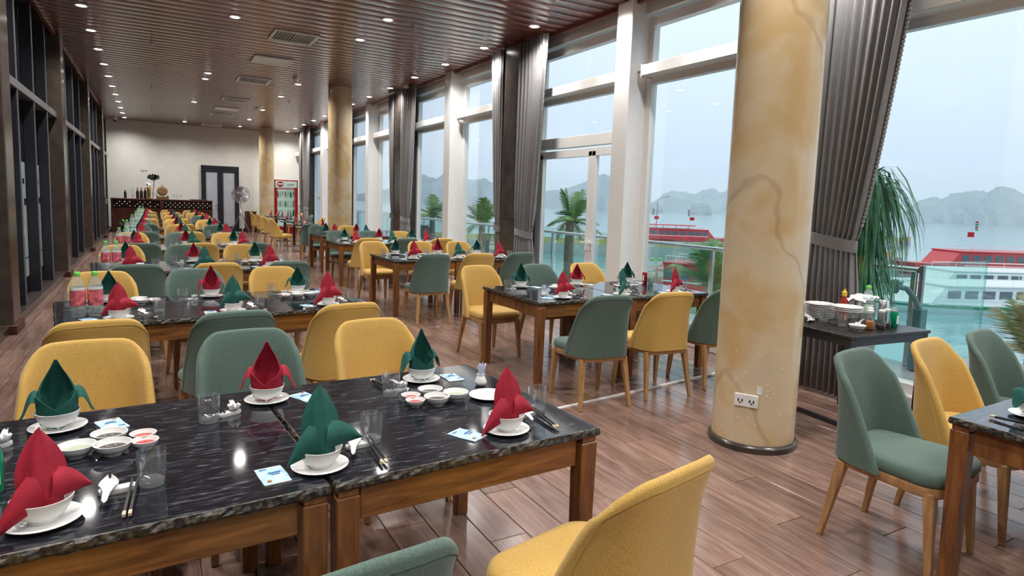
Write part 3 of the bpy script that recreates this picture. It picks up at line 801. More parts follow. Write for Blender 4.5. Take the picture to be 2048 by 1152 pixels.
# ------------------------------------------------------------------ tableware
def bowl_mesh(r, h, name, foot=0.5, mat='china', n=28):
    t = 0.0035
    out = [(r * foot * 0.92, 0.0), (r * foot, 0.0), (r * foot, 0.006), (r * 0.72, h * 0.30), (r * 0.90, h * 0.62), (r, h)]
    inn = [(r - t, h), (r * 0.90 - t, h * 0.62), (r * 0.72 - t, h * 0.32), (r * foot, 0.012), (0.0, 0.009)]
    return MB().lathe(out + inn, n, cap0=True, cap1=False).mesh(name, mat, smooth=50)
bowl_m = bowl_mesh(0.065, 0.058, 'bowl', 0.48)
dip_m = bowl_mesh(0.052, 0.036, 'dip_bowl', 0.5); dip_s = bowl_mesh(0.039, 0.028, 'dip_bowl_small', 0.5)
plate_m = MB().lathe([(0.042, 0.0), (0.047, 0.0), (0.056, 0.004), (0.083, 0.013), (0.0835, 0.0145), (0.081, 0.0150), (0.054, 0.0075), (0.0, 0.006)], 32, cap1=False).mesh('saucer', 'china', smooth=50)
glass_m = MB().lathe([(0.0, 0.0), (0.032, 0.0), (0.0335, 0.004), (0.0370, 0.100), (0.0355, 0.100), (0.0325, 0.026), (0.018, 0.018), (0.0, 0.022)], 24, cap0=False, cap1=False).mesh('tumbler_wall', 'glass', smooth=50)
gbase_m = MB().lathe([(0.0, 0.0015), (0.0315, 0.002), (0.0322, 0.016), (0.024, 0.022), (0.010, 0.017), (0.0, 0.020)], 10, cap0=False, cap1=False).mesh('tumbler_base', 'glass_thick', smooth=20)
chop_m = MB().bar((0, -0.115, 0), (0, 0.075, 0), 0.0075, 0.0045).mesh('chopstick', 'black_lacquer')
choptip_m = MB().bar((0, -0.135, 0), (0, -0.115, 0), 0.0076, 0.0076).mesh('chopstick_tip', 'bamboo')
rest_m = MB().rings([[(x * s, y * s, z) for x, y in rounded_rect(0.045, 0.016, 0.012, 4)] for s, z in ((0.92, 0.0), (1.0, 0.004), (0.98, 0.013), (0.85, 0.014), (0.7, 0.010))]).mesh('spoon_rest', 'china', smooth=60)
def spoon_mesh():
    b = MB(); N = 14; rows = []
    # bowl of a chinese soup spoon, then handle
    prof = [(-0.030, 0.004, 0.010), (-0.026, 0.014, 0.002), (-0.012, 0.021, 0.0), (0.006, 0.022, 0.0), (0.020, 0.016, 0.003), (0.030, 0.010, 0.008), (0.050, 0.008, 0.013), (0.075, 0.007, 0.015), (0.092, 0.006, 0.014), (0.095, 0.003, 0.014)]
    top = []; bot = []
    for (y, w, z0) in prof:
        dep = 0.016 if y < 0.025 else 0.004
        top.append([(w * cos(pi * k / 8), y, z0 + dep + (0.004 if y < 0.025 else 0.003) - dep * sin(pi * k / 8) * 0.85) for k in range(9)])
        bot.append([(1.05 * w * cos(pi * k / 8), y, z0 + dep + 0.003 - (dep + 0.002) * sin(pi * k / 8)) for k in range(9)])
    b.grid(top); b.grid([list(reversed(r)) for r in bot])
    b.grid([[t[0], bt[0]] for t, bt in zip(top, bot)]); b.grid([[bt[-1], t[-1]] for t, bt in zip(top, bot)])
    b.grid([top[0], bot[0]]); b.grid([bot[-1], top[-1]])
    return b.mesh('soup_spoon', 'china', smooth=60)
spoon_m = spoon_mesh()
def packet_mesh():
    b = MB(); rows = []
    for j in range(9):
        y = -0.058 + 0.116 * j / 8
        rows.append([(x, y, 0.003 + 0.006 * (1 - (x / 0.038) ** 2) * (1 - (y / 0.058) ** 2) + 0.0012 * sin(40 * x + 60 * y)) for x in [-0.038 + 0.076 * i / 8 for i in range(9)]])
    b.grid(rows); b.grid([[(p[0], p[1], 0.0008) for p in reversed(r)] for r in rows])
    b.grid([[rows[0][i], (rows[0][i][0], rows[0][i][1], 0.0008)] for i in range(9)]); b.grid([[rows[-1][i], (rows[-1][i][0], rows[-1][i][1], 0.0008)] for i in range(9)])
    b.grid([[r[0], (r[0][0], r[0][1], 0.0008)] for r in rows]); b.grid([[r[-1], (r[-1][0], r[-1][1], 0.0008)] for r in rows])
    return b.mesh('sachet', 'packet', smooth=60)
packet_m = packet_mesh()
pk_logo = MB().box((-0.018, 0.040, 0.0068), (0.020, 0.007, 0.0012)).mesh('sachet_print', 'print_blue')
pk_text = MB().box((0.004, 0.002, 0.0105), (0.034, 0.006, 0.0010)).box((0.004, -0.010, 0.0100), (0.024, 0.003, 0.0010)).mesh('sachet_print', 'print_blue')
pk_dot = MB().lathe([(0.006, 0.0060), (0.006, 0.0075), (0.0, 0.0078)], 12, (-0.020, -0.044, 0)).mesh('sachet_emblem', 'print_brown')
pk_end = MB().box((0, 0.0575, 0.002), (0.072, 0.005, 0.003)).box((0, -0.0575, 0.002), (0.072, 0.005, 0.003)).mesh('sachet_crimp', 'can_white')

def napkin_meshes(mat):
    """folded cloth standing in a bowl; open hood faces -y. two fold states"""
    out = {}
    # --- hood: pointed petal, rolled open to the front
    rows = []
    N = 20
    for i in range(15):
        t = i / 14
        r = (0.036 + 0.018 * sin(pi * min(1, t * 1.15)) ** 0.8) * (1 - t ** 2.6) + 0.0015
        half = radians(176 - 92 * t ** 0.55)
        lean = 0.006 * sin(t * pi) + 0.020 * t * t
        row = []
        for k in range(N + 1):
            a = -half + 2 * half * k / N
            drop = 0.018 * (abs(a) / pi) ** 2 * (1 - t)
            row.append((r * sin(a), r * cos(a) * 0.80 + lean - 0.012 * t, 0.012 + 0.185 * t - drop))
        rows.append(row)
    out['hood'] = MB().grid(rows).mesh('hood', mat, smooth=70, solid=0.0022)
    # --- crossed collar at the bottom
    rows = []
    for i in range(7):
        t = i / 6
        row = []
        for k in range(25):
            a = -pi + 2 * pi * k / 24
            r = 0.040 + 0.010 * t + 0.003 * sin(3 * a)
            zt_ = 0.046 + 0.044 * min(1.0, (pi - abs(a)) / 1.25) + (0.008 if a > 0 else 0.0); z = 0.006 + zt_ * t
            row.append((r * sin(a), r * cos(a) * 0.92, z))
        rows.append(row)
    out['collar'] = MB().grid(rows).mesh('collar', mat, smooth=70, solid=0.0022)
    # --- curled ears
    def ear(s, spread, droop, width, flat):
        rows = []
        for i in range(10):
            t = i / 9
            cx = s * (0.036 + spread * t); cz = 0.088 + 0.030 * sin(pi * min(1.0, t * 1.2)) * (1 - flat) - droop * t ** 1.7
            w = width * (sin(pi * (0.22 + 0.78 * t)) ** 0.8) * (1 - 0.15 * t) + 0.001
            row = []
            for k in range(7):
                q = -1 + 2 * k / 6
                row.append((cx + s * 0.010 * q * q * (1 - t), 0.012 + w * q * 0.85, cz - 0.55 * w * q * q + 0.25 * w * q))
            rows.append(row)
        return MB().grid(rows).mesh('ear', mat, smooth=70, solid=0.0022)
    out['ears'] = [ear(s, 0.058, 0.060, 0.034, 0.0) for s in (-1, 1)]
    # --- rear view: rounded back of the hood, big draped wings, little knot
    rows = []
    for i in range(15):
        t = i / 14
        w = 0.049 * sin(pi * (0.18 + 0.82 * t)) ** 0.80 + 0.0012
        row = []
        for k in range(13):
            q = -1 + 2 * k / 12
            row.append((w * q, -0.012 + 0.030 * t - 0.036 * (1 - abs(q) ** 1.5) * (1 - t * 0.50) + 0.004 * cos(q * 9) * sin(pi * t), 0.040 + 0.180 * t - 0.010 * q * q))
        rows.append(row)
    out['back'] = MB().grid(rows).mesh('hood', mat, smooth=70, solid=0.0022)
    def wing(s, tip):
        A = Vector((s * 0.018, -0.010, 0.120)); B = Vector((s * tip[0], tip[1], tip[2])); C = Vector((s * 0.004, -0.046, 0.052))
        rows = []
        for i in range(9):
            t = i / 8
            p, q = A.lerp(B, t), C.lerp(B, t)
            row = []
            for k in range(7):
                v = k / 6; pt = p.lerp(q, v)
                pt = pt + Vector((0, -0.016, 0.006)) * sin(pi * v) * (1 - t * 0.6) + Vector((0, 0, 0.018)) * sin(pi * t) * (1 - v)
                row.append(tuple(pt))
            rows.append(row)
        return MB().grid(rows).mesh('wing', mat, smooth=70, solid=0.0022)
    out['wings'] = [wing(-1, (0.100, -0.030, -0.012)), wing(1, (0.098, -0.010, 0.052))]
    out['wings2'] = [wing(-1, (0.085, -0.020, 0.012)), wing(1, (0.112, -0.012, 0.062))]
    rows = []
    for i in range(7):
        t = i / 6
        rows.append([((0.034 + 0.012 * t - 0.012 * t * t) * sin(a) * (1 + 0.05 * cos(6 * a)), (0.034 + 0.008 * t) * cos(a) - 0.004, 0.008 + 0.050 * t) for a in [2 * pi * k / 24 for k in range(25)]])
    out['knot'] = MB().grid(rows).mesh('collar', mat, smooth=70, solid=0.0022)
    return out
NP = {'red': napkin_meshes('red_nap'), 'green': napkin_meshes('green_nap')}
NNAME = {'red': 'crimson red', 'green': 'dark green'}

FULL = 2
def setting(cx, cy, ang, napc, front, where, tkey, level=2, jit=None):
    """place setting; ang 0: diner sits at -y. front: the napkin shows its closed back to the near side"""
    j = jit or rnd
    def W(u, v, z):
        return (cx + u * cos(ang) - v * sin(ang), cy + u * sin(ang) + v * cos(ang), z)
    z = TH
    g = lambda s: '%s on the %s' % (s, tkey)
    if level >= 1:
        tag(obj('saucer', plate_m, None, W(0, 0, z)), 'white saucer under the bowl%s' % where, 'saucer', g('saucers'))
    tag(obj('rice_bowl', bowl_m, None, W(0, 0, z + (0.0075 if level >= 1 else 0.0))), 'white porcelain bowl holding the %s napkin%s' % (NNAME[napc].split()[-1], where), 'bowl', g('bowls'))
    c = NP[napc]
    rot = (ang if front else ang + pi) + j.uniform(-0.25, 0.25)
    if not front: rot += pi
    sc_ = j.uniform(1.02, 1.12)
    t = thing('folded_napkin', '%s folded cloth napkin%s' % (NNAME[napc], where), 'napkin', W(0, 0, z + 0.017), (ang + j.uniform(-0.3, 0.3)) if front else (ang + pi + j.uniform(-0.3, 0.3)), g('napkins'))
    t.scale = (sc_, sc_, sc_ * j.uniform(0.95, 1.08))
    if front:
        obj('hood', c['back'], t); obj('collar', c['knot'], t)
        for w in (c['wings'] if j.random() < 0.5 else c['wings2']): obj('wing', w, t)
    else:
        obj('hood', c['hood'], t); obj('collar', c['collar'], t)
        for w in c['ears']: obj('ear', w, t)
    # tumbler
    gx, gy = 0.225 + j.uniform(-0.02, 0.02), 0.13 + j.uniform(-0.03, 0.03)
    t = thing('tumbler', 'clear glass tumbler%s' % where, 'glass', W(gx, gy, z), j.uniform(0, 3), g('tumblers'))
    obj('glass_wall', glass_m, t)
    if level >= 1: obj('thick_base', gbase_m, t)
    if level >= 1:
        a2 = ang + j.uniform(-0.15, 0.15)
        tag(obj('spoon_rest', rest_m, None, W(0.155, 0.105, z), (0, 0, a2 + 0.25)), 'white porcelain spoon and chopstick rest%s' % where, 'rest', g('rests'))
        tag(obj('soup_spoon', spoon_m, None, W(0.135, 0.095, z + 0.0135), (-0.10, 0, a2 + pi + j.uniform(-0.25, 0.15))), 'white porcelain soup spoon on its rest%s' % where, 'spoon', g('spoons'))
        for q in (0, 1):
            k = thing('chopstick', '%s black chopstick%s' % (('left', 'right')[q], where), 'chopstick', W(0.180 + 0.013 * q, 0.055, z + 0.0165), a2 + 0.01, g('chopsticks'))
            k.rotation_euler = (0.045, 0, k.rotation_euler[2])
            obj('shaft', chop_m, k); obj('tip', choptip_m, k)
    if level >= 1:
        k = thing('wipe_sachet', 'pale blue wet-wipe sachet%s' % where, 'sachet', W(-0.140 + j.uniform(-0.012, 0.012), 0.020 + j.uniform(-0.02, 0.03), z + 0.0005), ang + j.uniform(-0.1, 0.45), g('sachets'))
        obj('sachet', packet_m, k)
        if level >= 2:
            obj('print', pk_logo, k); obj('print', pk_text, k); obj('emblem', pk_dot, k); obj('crimp', pk_end, k)

def dip_cluster(x, y, tkey, mirror=False):
    s = -1 if mirror else 1
    sauce = lambda r, h, m, n: MB().lathe([(r, h), (0.0, h + 0.0008)], 20, cap0=True, cap1=False).mesh(n, m)
    for (dx, dy, big, m, l) in ((-0.075, -0.005, 1, 'sauce_green', 'white dipping bowl of green sauce'), (0.005, 0.075, 1, 'sauce_brown', 'rear white dipping bowl of brown sauce'), (0.018, -0.030, 1, 'sauce_brown', 'front white dipping bowl of dark soy sauce'), (0.098, 0.052, 0, 'ketchup', 'small rear white dish of chilli sauce'), (0.104, -0.018, 0, 'ketchup', 'small front white dish of chilli sauce')):
        t = thing('dipping_bowl', l + ', ' + tkey, 'bowl', (x + s * dx, y + dy, TH), 0, 'dipping bowls')
        obj('bowl', dip_m if big else dip_s, t)
        obj('sauce', cached(('sauce', big, m), lambda: sauce(0.041 if big else 0.031, 0.0195 if big else 0.0160, m, 'sauce')), t)

# bottles, cans
def bottle_meshes():
    o = {}
    pr = [(0.0, 0.003), (0.036, 0.0), (0.042, 0.010), (0.042, 0.06), (0.039, 0.066), (0.042, 0.072), (0.042, 0.185), (0.038, 0.205), (0.024, 0.240), (0.015, 0.252), (0.0145, 0.268)]
    o['body'] = MB().lathe(pr, 20, cap0=False, cap1=False).mesh('bottle_body', 'pet', smooth=50)
    o['cap'] = MB().lathe([(0.0165, 0.258), (0.0175, 0.262), (0.0175, 0.282), (0.015, 0.285), (0.0, 0.285)], 18, cap1=False).mesh('cap', 'cap_green', smooth=40)
    o['label'] = MB().lathe([(0.0425, 0.072), (0.0428, 0.074), (0.0428, 0.168), (0.0425, 0.170)], 22, cap0=False, cap1=False).mesh('label', 'label_pink', smooth=40)
    o['label_teal'] = MB().lathe([(0.0425, 0.072), (0.0428, 0.074), (0.0428, 0.140), (0.0425, 0.142)], 22, cap0=False, cap1=False).mesh('label', 'label_teal', smooth=40)
    o['band'] = MB().lathe([(0.0426, 0.172), (0.0428, 0.174), (0.0415, 0.190)], 22, cap0=False, cap1=False).mesh('label_band', 'can_white', smooth=40)
    return o
BM_ = bottle_meshes()
def bottle(x, y, z, label, teal=False, group='water bottles'):
    t = thing('water_bottle', label, 'bottle', (x, y, z), rnd.uniform(0, 6), group)
    obj('body', BM_['body'], t); obj('cap', BM_['cap'], t); obj('label_wrap', BM_['label_teal' if teal else 'label'], t); obj('label_band', BM_['band'], t)
def can(x, y, z, mat, label, group=None, s=1.0):
    t = thing('drink_can', label, 'can', (x, y, z), rnd.uniform(0, 6), group)
    t.scale = (s, s, s)
    obj('body', cached(('can', mat), lambda: MB().lathe([(0.0, 0.004), (0.024, 0.0), (0.030, 0.010), (0.030, 0.108), (0.025, 0.120)], 24, cap0=False, cap1=False).mesh('can_body', mat, smooth=40)), t)
    obj('lid', cached('canlid', lambda: MB().lathe([(0.025, 0.120), (0.0265, 0.122), (0.0265, 0.124), (0.022, 0.121), (0.0, 0.121)], 24, cap0=False, cap1=False).mesh('can_lid', 'chrome', smooth=40)), t)
    obj('print', cached('canprint', lambda: MB().grid([[(0.0304 * cos(a), 0.0304 * sin(a), zz) for a in [-0.35 + 0.7 * k / 6 for k in range(7)]] for zz in (0.030, 0.092)]).grid([[(0.0304 * cos(a), 0.0304 * sin(a), zz) for a in [2.8 + 0.7 * k / 6 for k in range(7)]] for zz in (0.030, 0.092)]).mesh('can_print', 'can_white', smooth=60, fix=False)), t)
def toothpicks(x, y, z, label):
    t = thing('toothpick_holder', label, 'toothpick holder', (x, y, z), 0, 'toothpick holders')
    obj('jar', MB().lathe([(0.016, 0.0), (0.026, 0.008), (0.028, 0.020), (0.018, 0.042), (0.016, 0.046), (0.018, 0.052), (0.014, 0.052), (0.012, 0.044), (0.0, 0.02)], 20, cap1=False).mesh('jar', 'china', smooth=50), t)
    b = MB()
    for k in range(22):
        a = rnd.uniform(0, 6.28); q = rnd.uniform(0, 1) ** 0.5
        b.bar((0.008 * q * cos(a), 0.008 * q * sin(a), 0.025), (0.022 * q * cos(a), 0.022 * q * sin(a), 0.098 + rnd.uniform(-0.004, 0.004)), 0.0028)
    stuff(obj('toothpicks', b.mesh('toothpicks', 'straw'), t))

# ------------------------------------------------------------------ the table groups
ORD = ['nearest', 'second', 'third', 'fourth', 'fifth', 'sixth', 'seventh', 'eighth', 'ninth']
def table_group(cx, cy, rz, tkey, level, near, far, nears=None, fars=None, bottles=None, near_gap=0.92, far_gap=0.80, skip=()):
    """two granite units side by side, three places per long side"""
    def W(u, v): return (cx + u * cos(rz) - v * sin(rz), cy + u * sin(rz) + v * cos(rz))
    for s, l in ((-1, 'left-hand'), (1, 'right-hand')):
        x, y = W(s * 0.497, 0)
        table_unit(x, y, rz, 'black granite table with wooden legs, %s half of the %s' % (l, tkey))
    side = ('left', 'middle', 'right')
    for k in range(3):
        u = (-0.665, 0.0, 0.660)[k]
        nm, fm = ('red', 'green', 'red')[k], ('green', 'red', 'green')[k]
        if ('n', k) not in skip:
            x, y = W(u, -0.385); setting(x, y, rz, nm, True, ', near %s place, %s' % (side[k], tkey), tkey, level)
        if ('f', k) not in skip:
            x, y = W(u, 0.345); setting(x, y, rz + pi, fm, False, ', far %s place, %s' % (side[k], tkey), tkey, level)
        dn = (nears or {}).get(k, (0, 0, 0)); df = (fars or {}).get(k, (0, 0, 0))
        if near and near[k]:
            x, y = W(u + dn[0], -near_gap + dn[1]); chair({'y': 'yellow', 'g': 'green'}[near[k]], x, y, rz + pi + dn[2], ', near side %s, %s' % (side[k], tkey), detail=level >= 2)
        if far and far[k]:
            x, y = W(u + df[0], far_gap + df[1]); chair({'y': 'yellow', 'g': 'green'}[far[k]], x, y, rz + df[2], ', far side %s, %s' % (side[k], tkey), detail=level >= 2)
    if bottles:
        for q, l in ((0, 'left'), (1, 'right')):
            x, y = W(-0.865 + 0.092 * q, -0.20 + 0.01 * q); bottle(x, y, TH, 'water bottle with green cap, %s of the pair, %s' % (l, tkey), bottles == 'teal')

R_ = radians
table_group(0.395, 2.29, R_(3.5), 'nearest table of the left row', 2, 'ygy', 'ygy', near_gap=0.93, far_gap=0.83,
            nears={0: (-0.06, -0.05, 0), 1: (-0.14, 0.05, R_(3)), 2: (0.01, 0.06, R_(9))}, fars={0: (0.07, 0.0, R_(-2)), 1: (0.06, -0.02, 0), 2: (0.06, 0.02, R_(3))})
dip_cluster(-0.140, 2.31, 'left end of the nearest table')
dip_cluster(0.985, 2.36, 'right end of the nearest table', True)
toothpicks(1.245, 2.50, TH, 'white toothpick jar on the nearest table')
tag(obj('flat_spoon_dish', plate_m, None, (1.20, 2.33, TH)), 'white saucer beside the toothpick jar on the nearest table', 'saucer')
can(-0.385, 2.10, TH, 'can_green', 'green drink can at the left edge of the nearest table')
table_group(0.42, 5.16, R_(6.5), 'second table of the left row', 2, 'ygy', 'ygy', near_gap=0.93, far_gap=0.80, bottles='pink',
            nears={0: (-0.15, 0.02, 0), 1: (-0.15, 0.02, 0), 2: (-0.13, 0.03, 0)})
dip_cluster(-0.10, 5.30, 'left end of the second table'); dip_cluster(1.00, 5.30, 'right end of the second table', True)
table_group(0.43, 7.95, R_(5), 'third table of the left row', 2, 'gyg', 'ygy', bottles='pink', near_gap=0.92, far_gap=0.84)
dip_cluster(1.02, 8.05, 'right end of the third table', True); toothpicks(1.30, 8.02, TH, 'white toothpick jar on the third table')
table_group(0.45, 10.6, R_(4), 'fourth table of the left row', 1, 'gyg', 'ygy', bottles='pink')
dip_cluster(1.02, 10.7, 'right end of the fourth table', True); toothpicks(1.30, 10.65, TH, 'white toothpick jar on the fourth table')
table_group(0.47, 13.2, R_(3), 'fifth table of the left row', 1, 'gyg', 'gyg', bottles='teal')
table_group(0.48, 15.9, R_(3), 'sixth table of the left row', 0, 'gyg', 'gyy', bottles='teal')
table_group(0.50, 18.6, R_(3), 'seventh table of the left row', 0, 'yyg', 'gyg', bottles='teal')
table_group(0.50, 21.3, R_(3), 'eighth table of the left row', 0, 'yyy', 'gyy', bottles='teal')
table_group(0.50, 24.0, R_(3), 'last table of the left row', 0, 'yyy', 'yyy', bottles='teal')

table_group(3.74, 5.02, R_(0.5), 'nearest full table by the windows', 2, 'gyg', 'ygy', near_gap=0.90, far_gap=0.80,
            nears={0: (-0.05, 0.0, R_(-6)), 1: (-0.06, 0.0, R_(-6)), 2: (-0.04, 0.03, R_(-4))}, fars={0: (-0.10, -0.01, R_(4)), 1: (-0.05, 0.0, 0), 2: (-0.04, 0.02, 0)})
dip_cluster(3.36, 5.10, 'left end of the nearest window table'); toothpicks(2.98, 4.78, TH, 'white salt jar at the left corner of the nearest window table')
bottle(4.585, 5.20, TH, 'water bottle, left of the pair on the nearest window table', True); bottle(4.68, 5.18, TH, 'water bottle, right of the pair on the nearest window table', True)
can(4.585, 5.30, TH, 'can_red', 'red drink can on the nearest window table'); can(4.655, 5.285, TH, 'can_green', 'green drink can beside the red one on the window table')
dip_cluster(4.13, 5.03, 'right half of the nearest window table', True)
table_group(3.72, 8.70, R_(1), 'second table by the windows', 1, 'gyg', 'yyy', near_gap=0.88, far_gap=0.80,
            nears={0: (-0.02, -0.05, R_(-2)), 1: (-0.02, 0, R_(-4)), 2: (0.0, 0.1, 0)}, fars={0: (-0.1, 0.0, R_(4))})
toothpicks(2.98, 8.35, TH, 'white salt jar on the second window table'); dip_cluster(3.38, 8.75, 'left end of the second window table')
bottle(4.60, 8.98, TH, 'single water bottle on the second window table', True)
table_group(3.76, 11.75, R_(1), 'third table by the windows', 1, 'ygy', 'ggy', near_gap=0.90, far_gap=0.78, fars={0: (0.05, 0.0, 0)})
table_group(3.92, 13.95, R_(1), 'fourth table by the windows', 0, None, ('g', 'y', None), far_gap=0.80, skip=(('f', 2), ('n', 2)))

# the table at the right edge of the picture
table_group(3.84, 0.84, R_(1.5), 'table at the right edge', 2, None, 'gyg', far_gap=0.79,
            fars={0: (-0.10, 0.0, R_(4)), 1: (-0.08, -0.01, R_(3)), 2: (-0.10, 0.0, R_(3))}, skip=(('n', 0), ('n', 1), ('n', 2)))
for k in range(7):
    a = k * 0.9
    tag(obj('upturned_tumbler', glass_m, None, (4.40 + 0.11 * (k % 4), 13.95 + 0.10 * (k // 4), TH)), 'spare glass tumbler in the cluster on the fourth window table', 'glass', 'spare tumblers on the fourth window table')

# ------------------------------------------------------------------ pedestal tables beyond the middle column
def pedestal_table(x, y, label):
    t = thing('pedestal_table', label, 'table', (x, y, 0), 0, 'small pedestal tables')
    ol = rounded_rect(0.38, 0.38, 0.03, 3)
    obj('tabletop', MB().rings([[(px * s, py * s, z) for px, py in ol] for s, z in ((0.98, TH - 0.03), (1.0, TH - 0.025), (1.0, TH - 0.003), (0.99, TH))]).mesh('tabletop', 'granite', smooth=30), t)
    obj('pedestal', MB().lathe([(0.045, 0.03), (0.038, 0.1), (0.038, TH - 0.06), (0.16, TH - 0.03)], 16).mesh('pedestal', 'black', smooth=40), t)
    obj('base', MB().lathe([(0.27, 0.0), (0.27, 0.012), (0.20, 0.030), (0.05, 0.05)], 28).mesh('base', 'black', smooth=40), t)
pn = ['first', 'second', 'third', 'fourth', 'fifth']
for k, (y, c1, c2) in enumerate(((16.75, 'green', None), (18.7, 'yellow', 'green'), (20.7, 'yellow', 'yellow'), (22.9, 'yellow', 'green'), (25.2, 'yellow', 'yellow'))):
    x = 3.55 + 0.10 * k
    key = '%s pedestal table' % pn[k]
    pedestal_table(x, y, 'small black-topped pedestal table, %s beyond the middle column' % pn[k])
    if k == 0: chair('green', 3.27, 15.95, R_(172), ', seen from behind left of the middle column')
    else: chair(c1, x - 0.60, y, R_(90 + 6 * (k % 2)), ', left side of the %s' % key, detail=False)
    if c2: chair(c2, x + 0.60, y, R_(-90), ', window side of the %s' % key, detail=False)
    for q, (dx, dy, nc) in enumerate(((-0.2, -0.1, 'red'), (0.2, 0.12, 'green' if k % 2 else 'red'))):
        setting(x + dx, y + dy, R_(90) if q else R_(-90), nc, True, ', %s side of the %s' % (('left', 'window')[q], key), key, 0)
    if k in (2, 4): bottle(x + 0.1, y - 0.2, TH, 'pale water bottle on the %s' % key, True)

# ------------------------------------------------------------------ far end: bar, door, fan, fridge
bar = thing('bar_counter', 'dark red wooden bar counter with a lattice wine rack', 'bar counter', (0, 27.4, 0))
bx0, bx1 = -1.28, 1.98
obj('front_panel', MB().box(((bx0 + bx1) / 2, 0, 0.42), (bx1 - bx0, 0.05, 0.84)).mesh('front_panel', 'bar_wood', bevel=0.004), bar)
obj('counter_top', MB().box(((bx0 + bx1) / 2, 0.22, 1.20), (bx1 - bx0 + 0.02, 0.52, 0.05)).mesh('counter_top', 'bar_wood', bevel=0.005), bar)
obj('rack_back', MB().box(((bx0 + bx1) / 2, 0.30, 1.00), (bx1 - bx0, 0.03, 0.36)).mesh('rack_back', 'black'), bar)
obj('side_panel', MB().box((bx1 - 0.02, 0.22, 0.60), (0.04, 0.46, 1.18)).mesh('side_panel', 'bar_wood'), bar)
obj('side_panel', MB().box((bx0 + 0.02, 0.22, 0.60), (0.04, 0.46, 1.18)).mesh('side_panel', 'bar_wood'), bar)
obj('post', MB().box((0.30, -0.01, 0.60), (0.12, 0.07, 1.20)).mesh('post', 'bar_wood', bevel=0.004), bar)
obj('rail', MB().box(((bx0 + bx1) / 2, -0.005, 0.85), (bx1 - bx0, 0.06, 0.04)).mesh('rail', 'bar_wood', bevel=0.004), bar)
obj('drawer_pull', MB().box((-0.36, -0.032, 0.78), (0.14, 0.015, 0.02)).mesh('drawer_pull', 'can_white'), bar)
lat_u = cached('lat_u', lambda: MB().bar((-0.152, 0, -0.152), (0.152, 0, 0.152), 0.016, h0=0.02, up=(0, 1, 0)).mesh('lattice_strip', 'bar_wood'))
lat_d = cached('lat_d', lambda: MB().bar((-0.152, 0, 0.152), (0.152, 0, -0.152), 0.016, h0=0.02, up=(0, 1, 0)).mesh('lattice_strip', 'bar_wood'))
neck = cached('neck', lambda: MB().lathe([(0.017, 0), (0.017, 0.16), (0.012, 0.165)], 10).mesh('wine_neck', 'can_white', smooth=40))
for (xa, xb) in ((-1.20, 0.22), (0.40, 1.92)):
    n = int((xb - xa) / 0.152)
    stp = (xb - xa) / n
    for k in range(n):
        xm = xa + stp * (k + 0.5)
        obj('lattice_strip', lat_u, bar, (xm, -0.012, 1.02)); obj('lattice_strip', lat_d, bar, (xm, -0.002, 1.02))
    for row, z in enumerate((1.095, 1.02, 0.945)):
        for k in range(n):
            xm = xa + stp * (k + (0.5 if row == 1 else 0.0)) + 0.03
            if xa < 0 and (k * 7 + row * 3) % 4 == 0: continue
            tag(obj('wine_bottle_neck', neck, None, (xm, 27.42, z), (pi / 2 * 0.96, 0, 0)), 'white capped wine bottle lying in the bar lattice rack', 'wine bottle', 'wine bottles in the bar rack')
# things on the bar
def simple_bottle(x, y, z, prof, mat, label, cat='bottle', group=None, extra=None):
    t = thing('bar_bottle', label, cat, (x, y, z), 0, group)
    obj('body', MB().lathe(prof, 16, cap1=True).mesh('body', mat, smooth=45), t)
    if extra: obj('neck', MB().lathe(extra[0], 12).mesh('neck', extra[1], smooth=40), t)
zb = 1.225
wp = [(0.04, 0), (0.042, 0.01), (0.042, 0.20), (0.015, 0.26), (0.014, 0.30)]
for k, (x, mt_) in enumerate(((-0.60, 'can_white'), (-0.46, 'sauce_brown'), (-0.34, 'sauce_brown'), (-0.22, 'sauce_brown'))):
    simple_bottle(x, 27.62, zb, [(r * 1.25, h * (1.35 if k == 0 else 1.1 + 0.06 * k)) for r, h in wp] if k else [(0.035, 0), (0.035, 0.36), (0.030, 0.40)], mt_, ['tall white candle-like bottle on the bar', 'dark wine bottle next to the white one on the bar', 'middle dark wine bottle on the bar', 'dark wine bottle beside the brass vase'][k], extra=([(0.019, 0.30 * 1.1), (0.019, 0.36 * 1.1)], 'ketchup') if k else None)
simple_bottle(-0.84, 27.62, zb, wp, 'sauce_brown', 'small dark bottle at the left end of the bar')
t = thing('brass_vase', 'tall brass vase with white flower on the bar', 'vase', (-0.10, 27.6, zb))
obj('vase', MB().lathe([(0.09, 0), (0.10, 0.02), (0.05, 0.05), (0.055, 0.2), (0.075, 0.40), (0.05, 0.44)], 20).mesh('vase', 'gold', smooth=45), t)
b = MB()
for k in range(8):
    a = k * 0.8; b.lathe([(0.0, 0), (0.045, 0.02), (0.03, 0.05), (0, 0.06)], 8, (0.06 * cos(a), 0.06 * sin(a), 0.47 + 0.03 * (k % 3)), False, False)
obj('flower', b.mesh('flower', 'can_white', smooth=60), t)
t = thing('topiary_plant', 'small dark green topiary with bare stem on the bar', 'plant', (0.02, 27.75, zb))
obj('stem', MB().tube([(0, 0, 0), (0.01, 0, 0.3), (0.05, 0, 0.55), (0.04, 0, 0.75)], 0.012, 6).mesh('stem', 'bark', smooth=60), t)
b = MB()
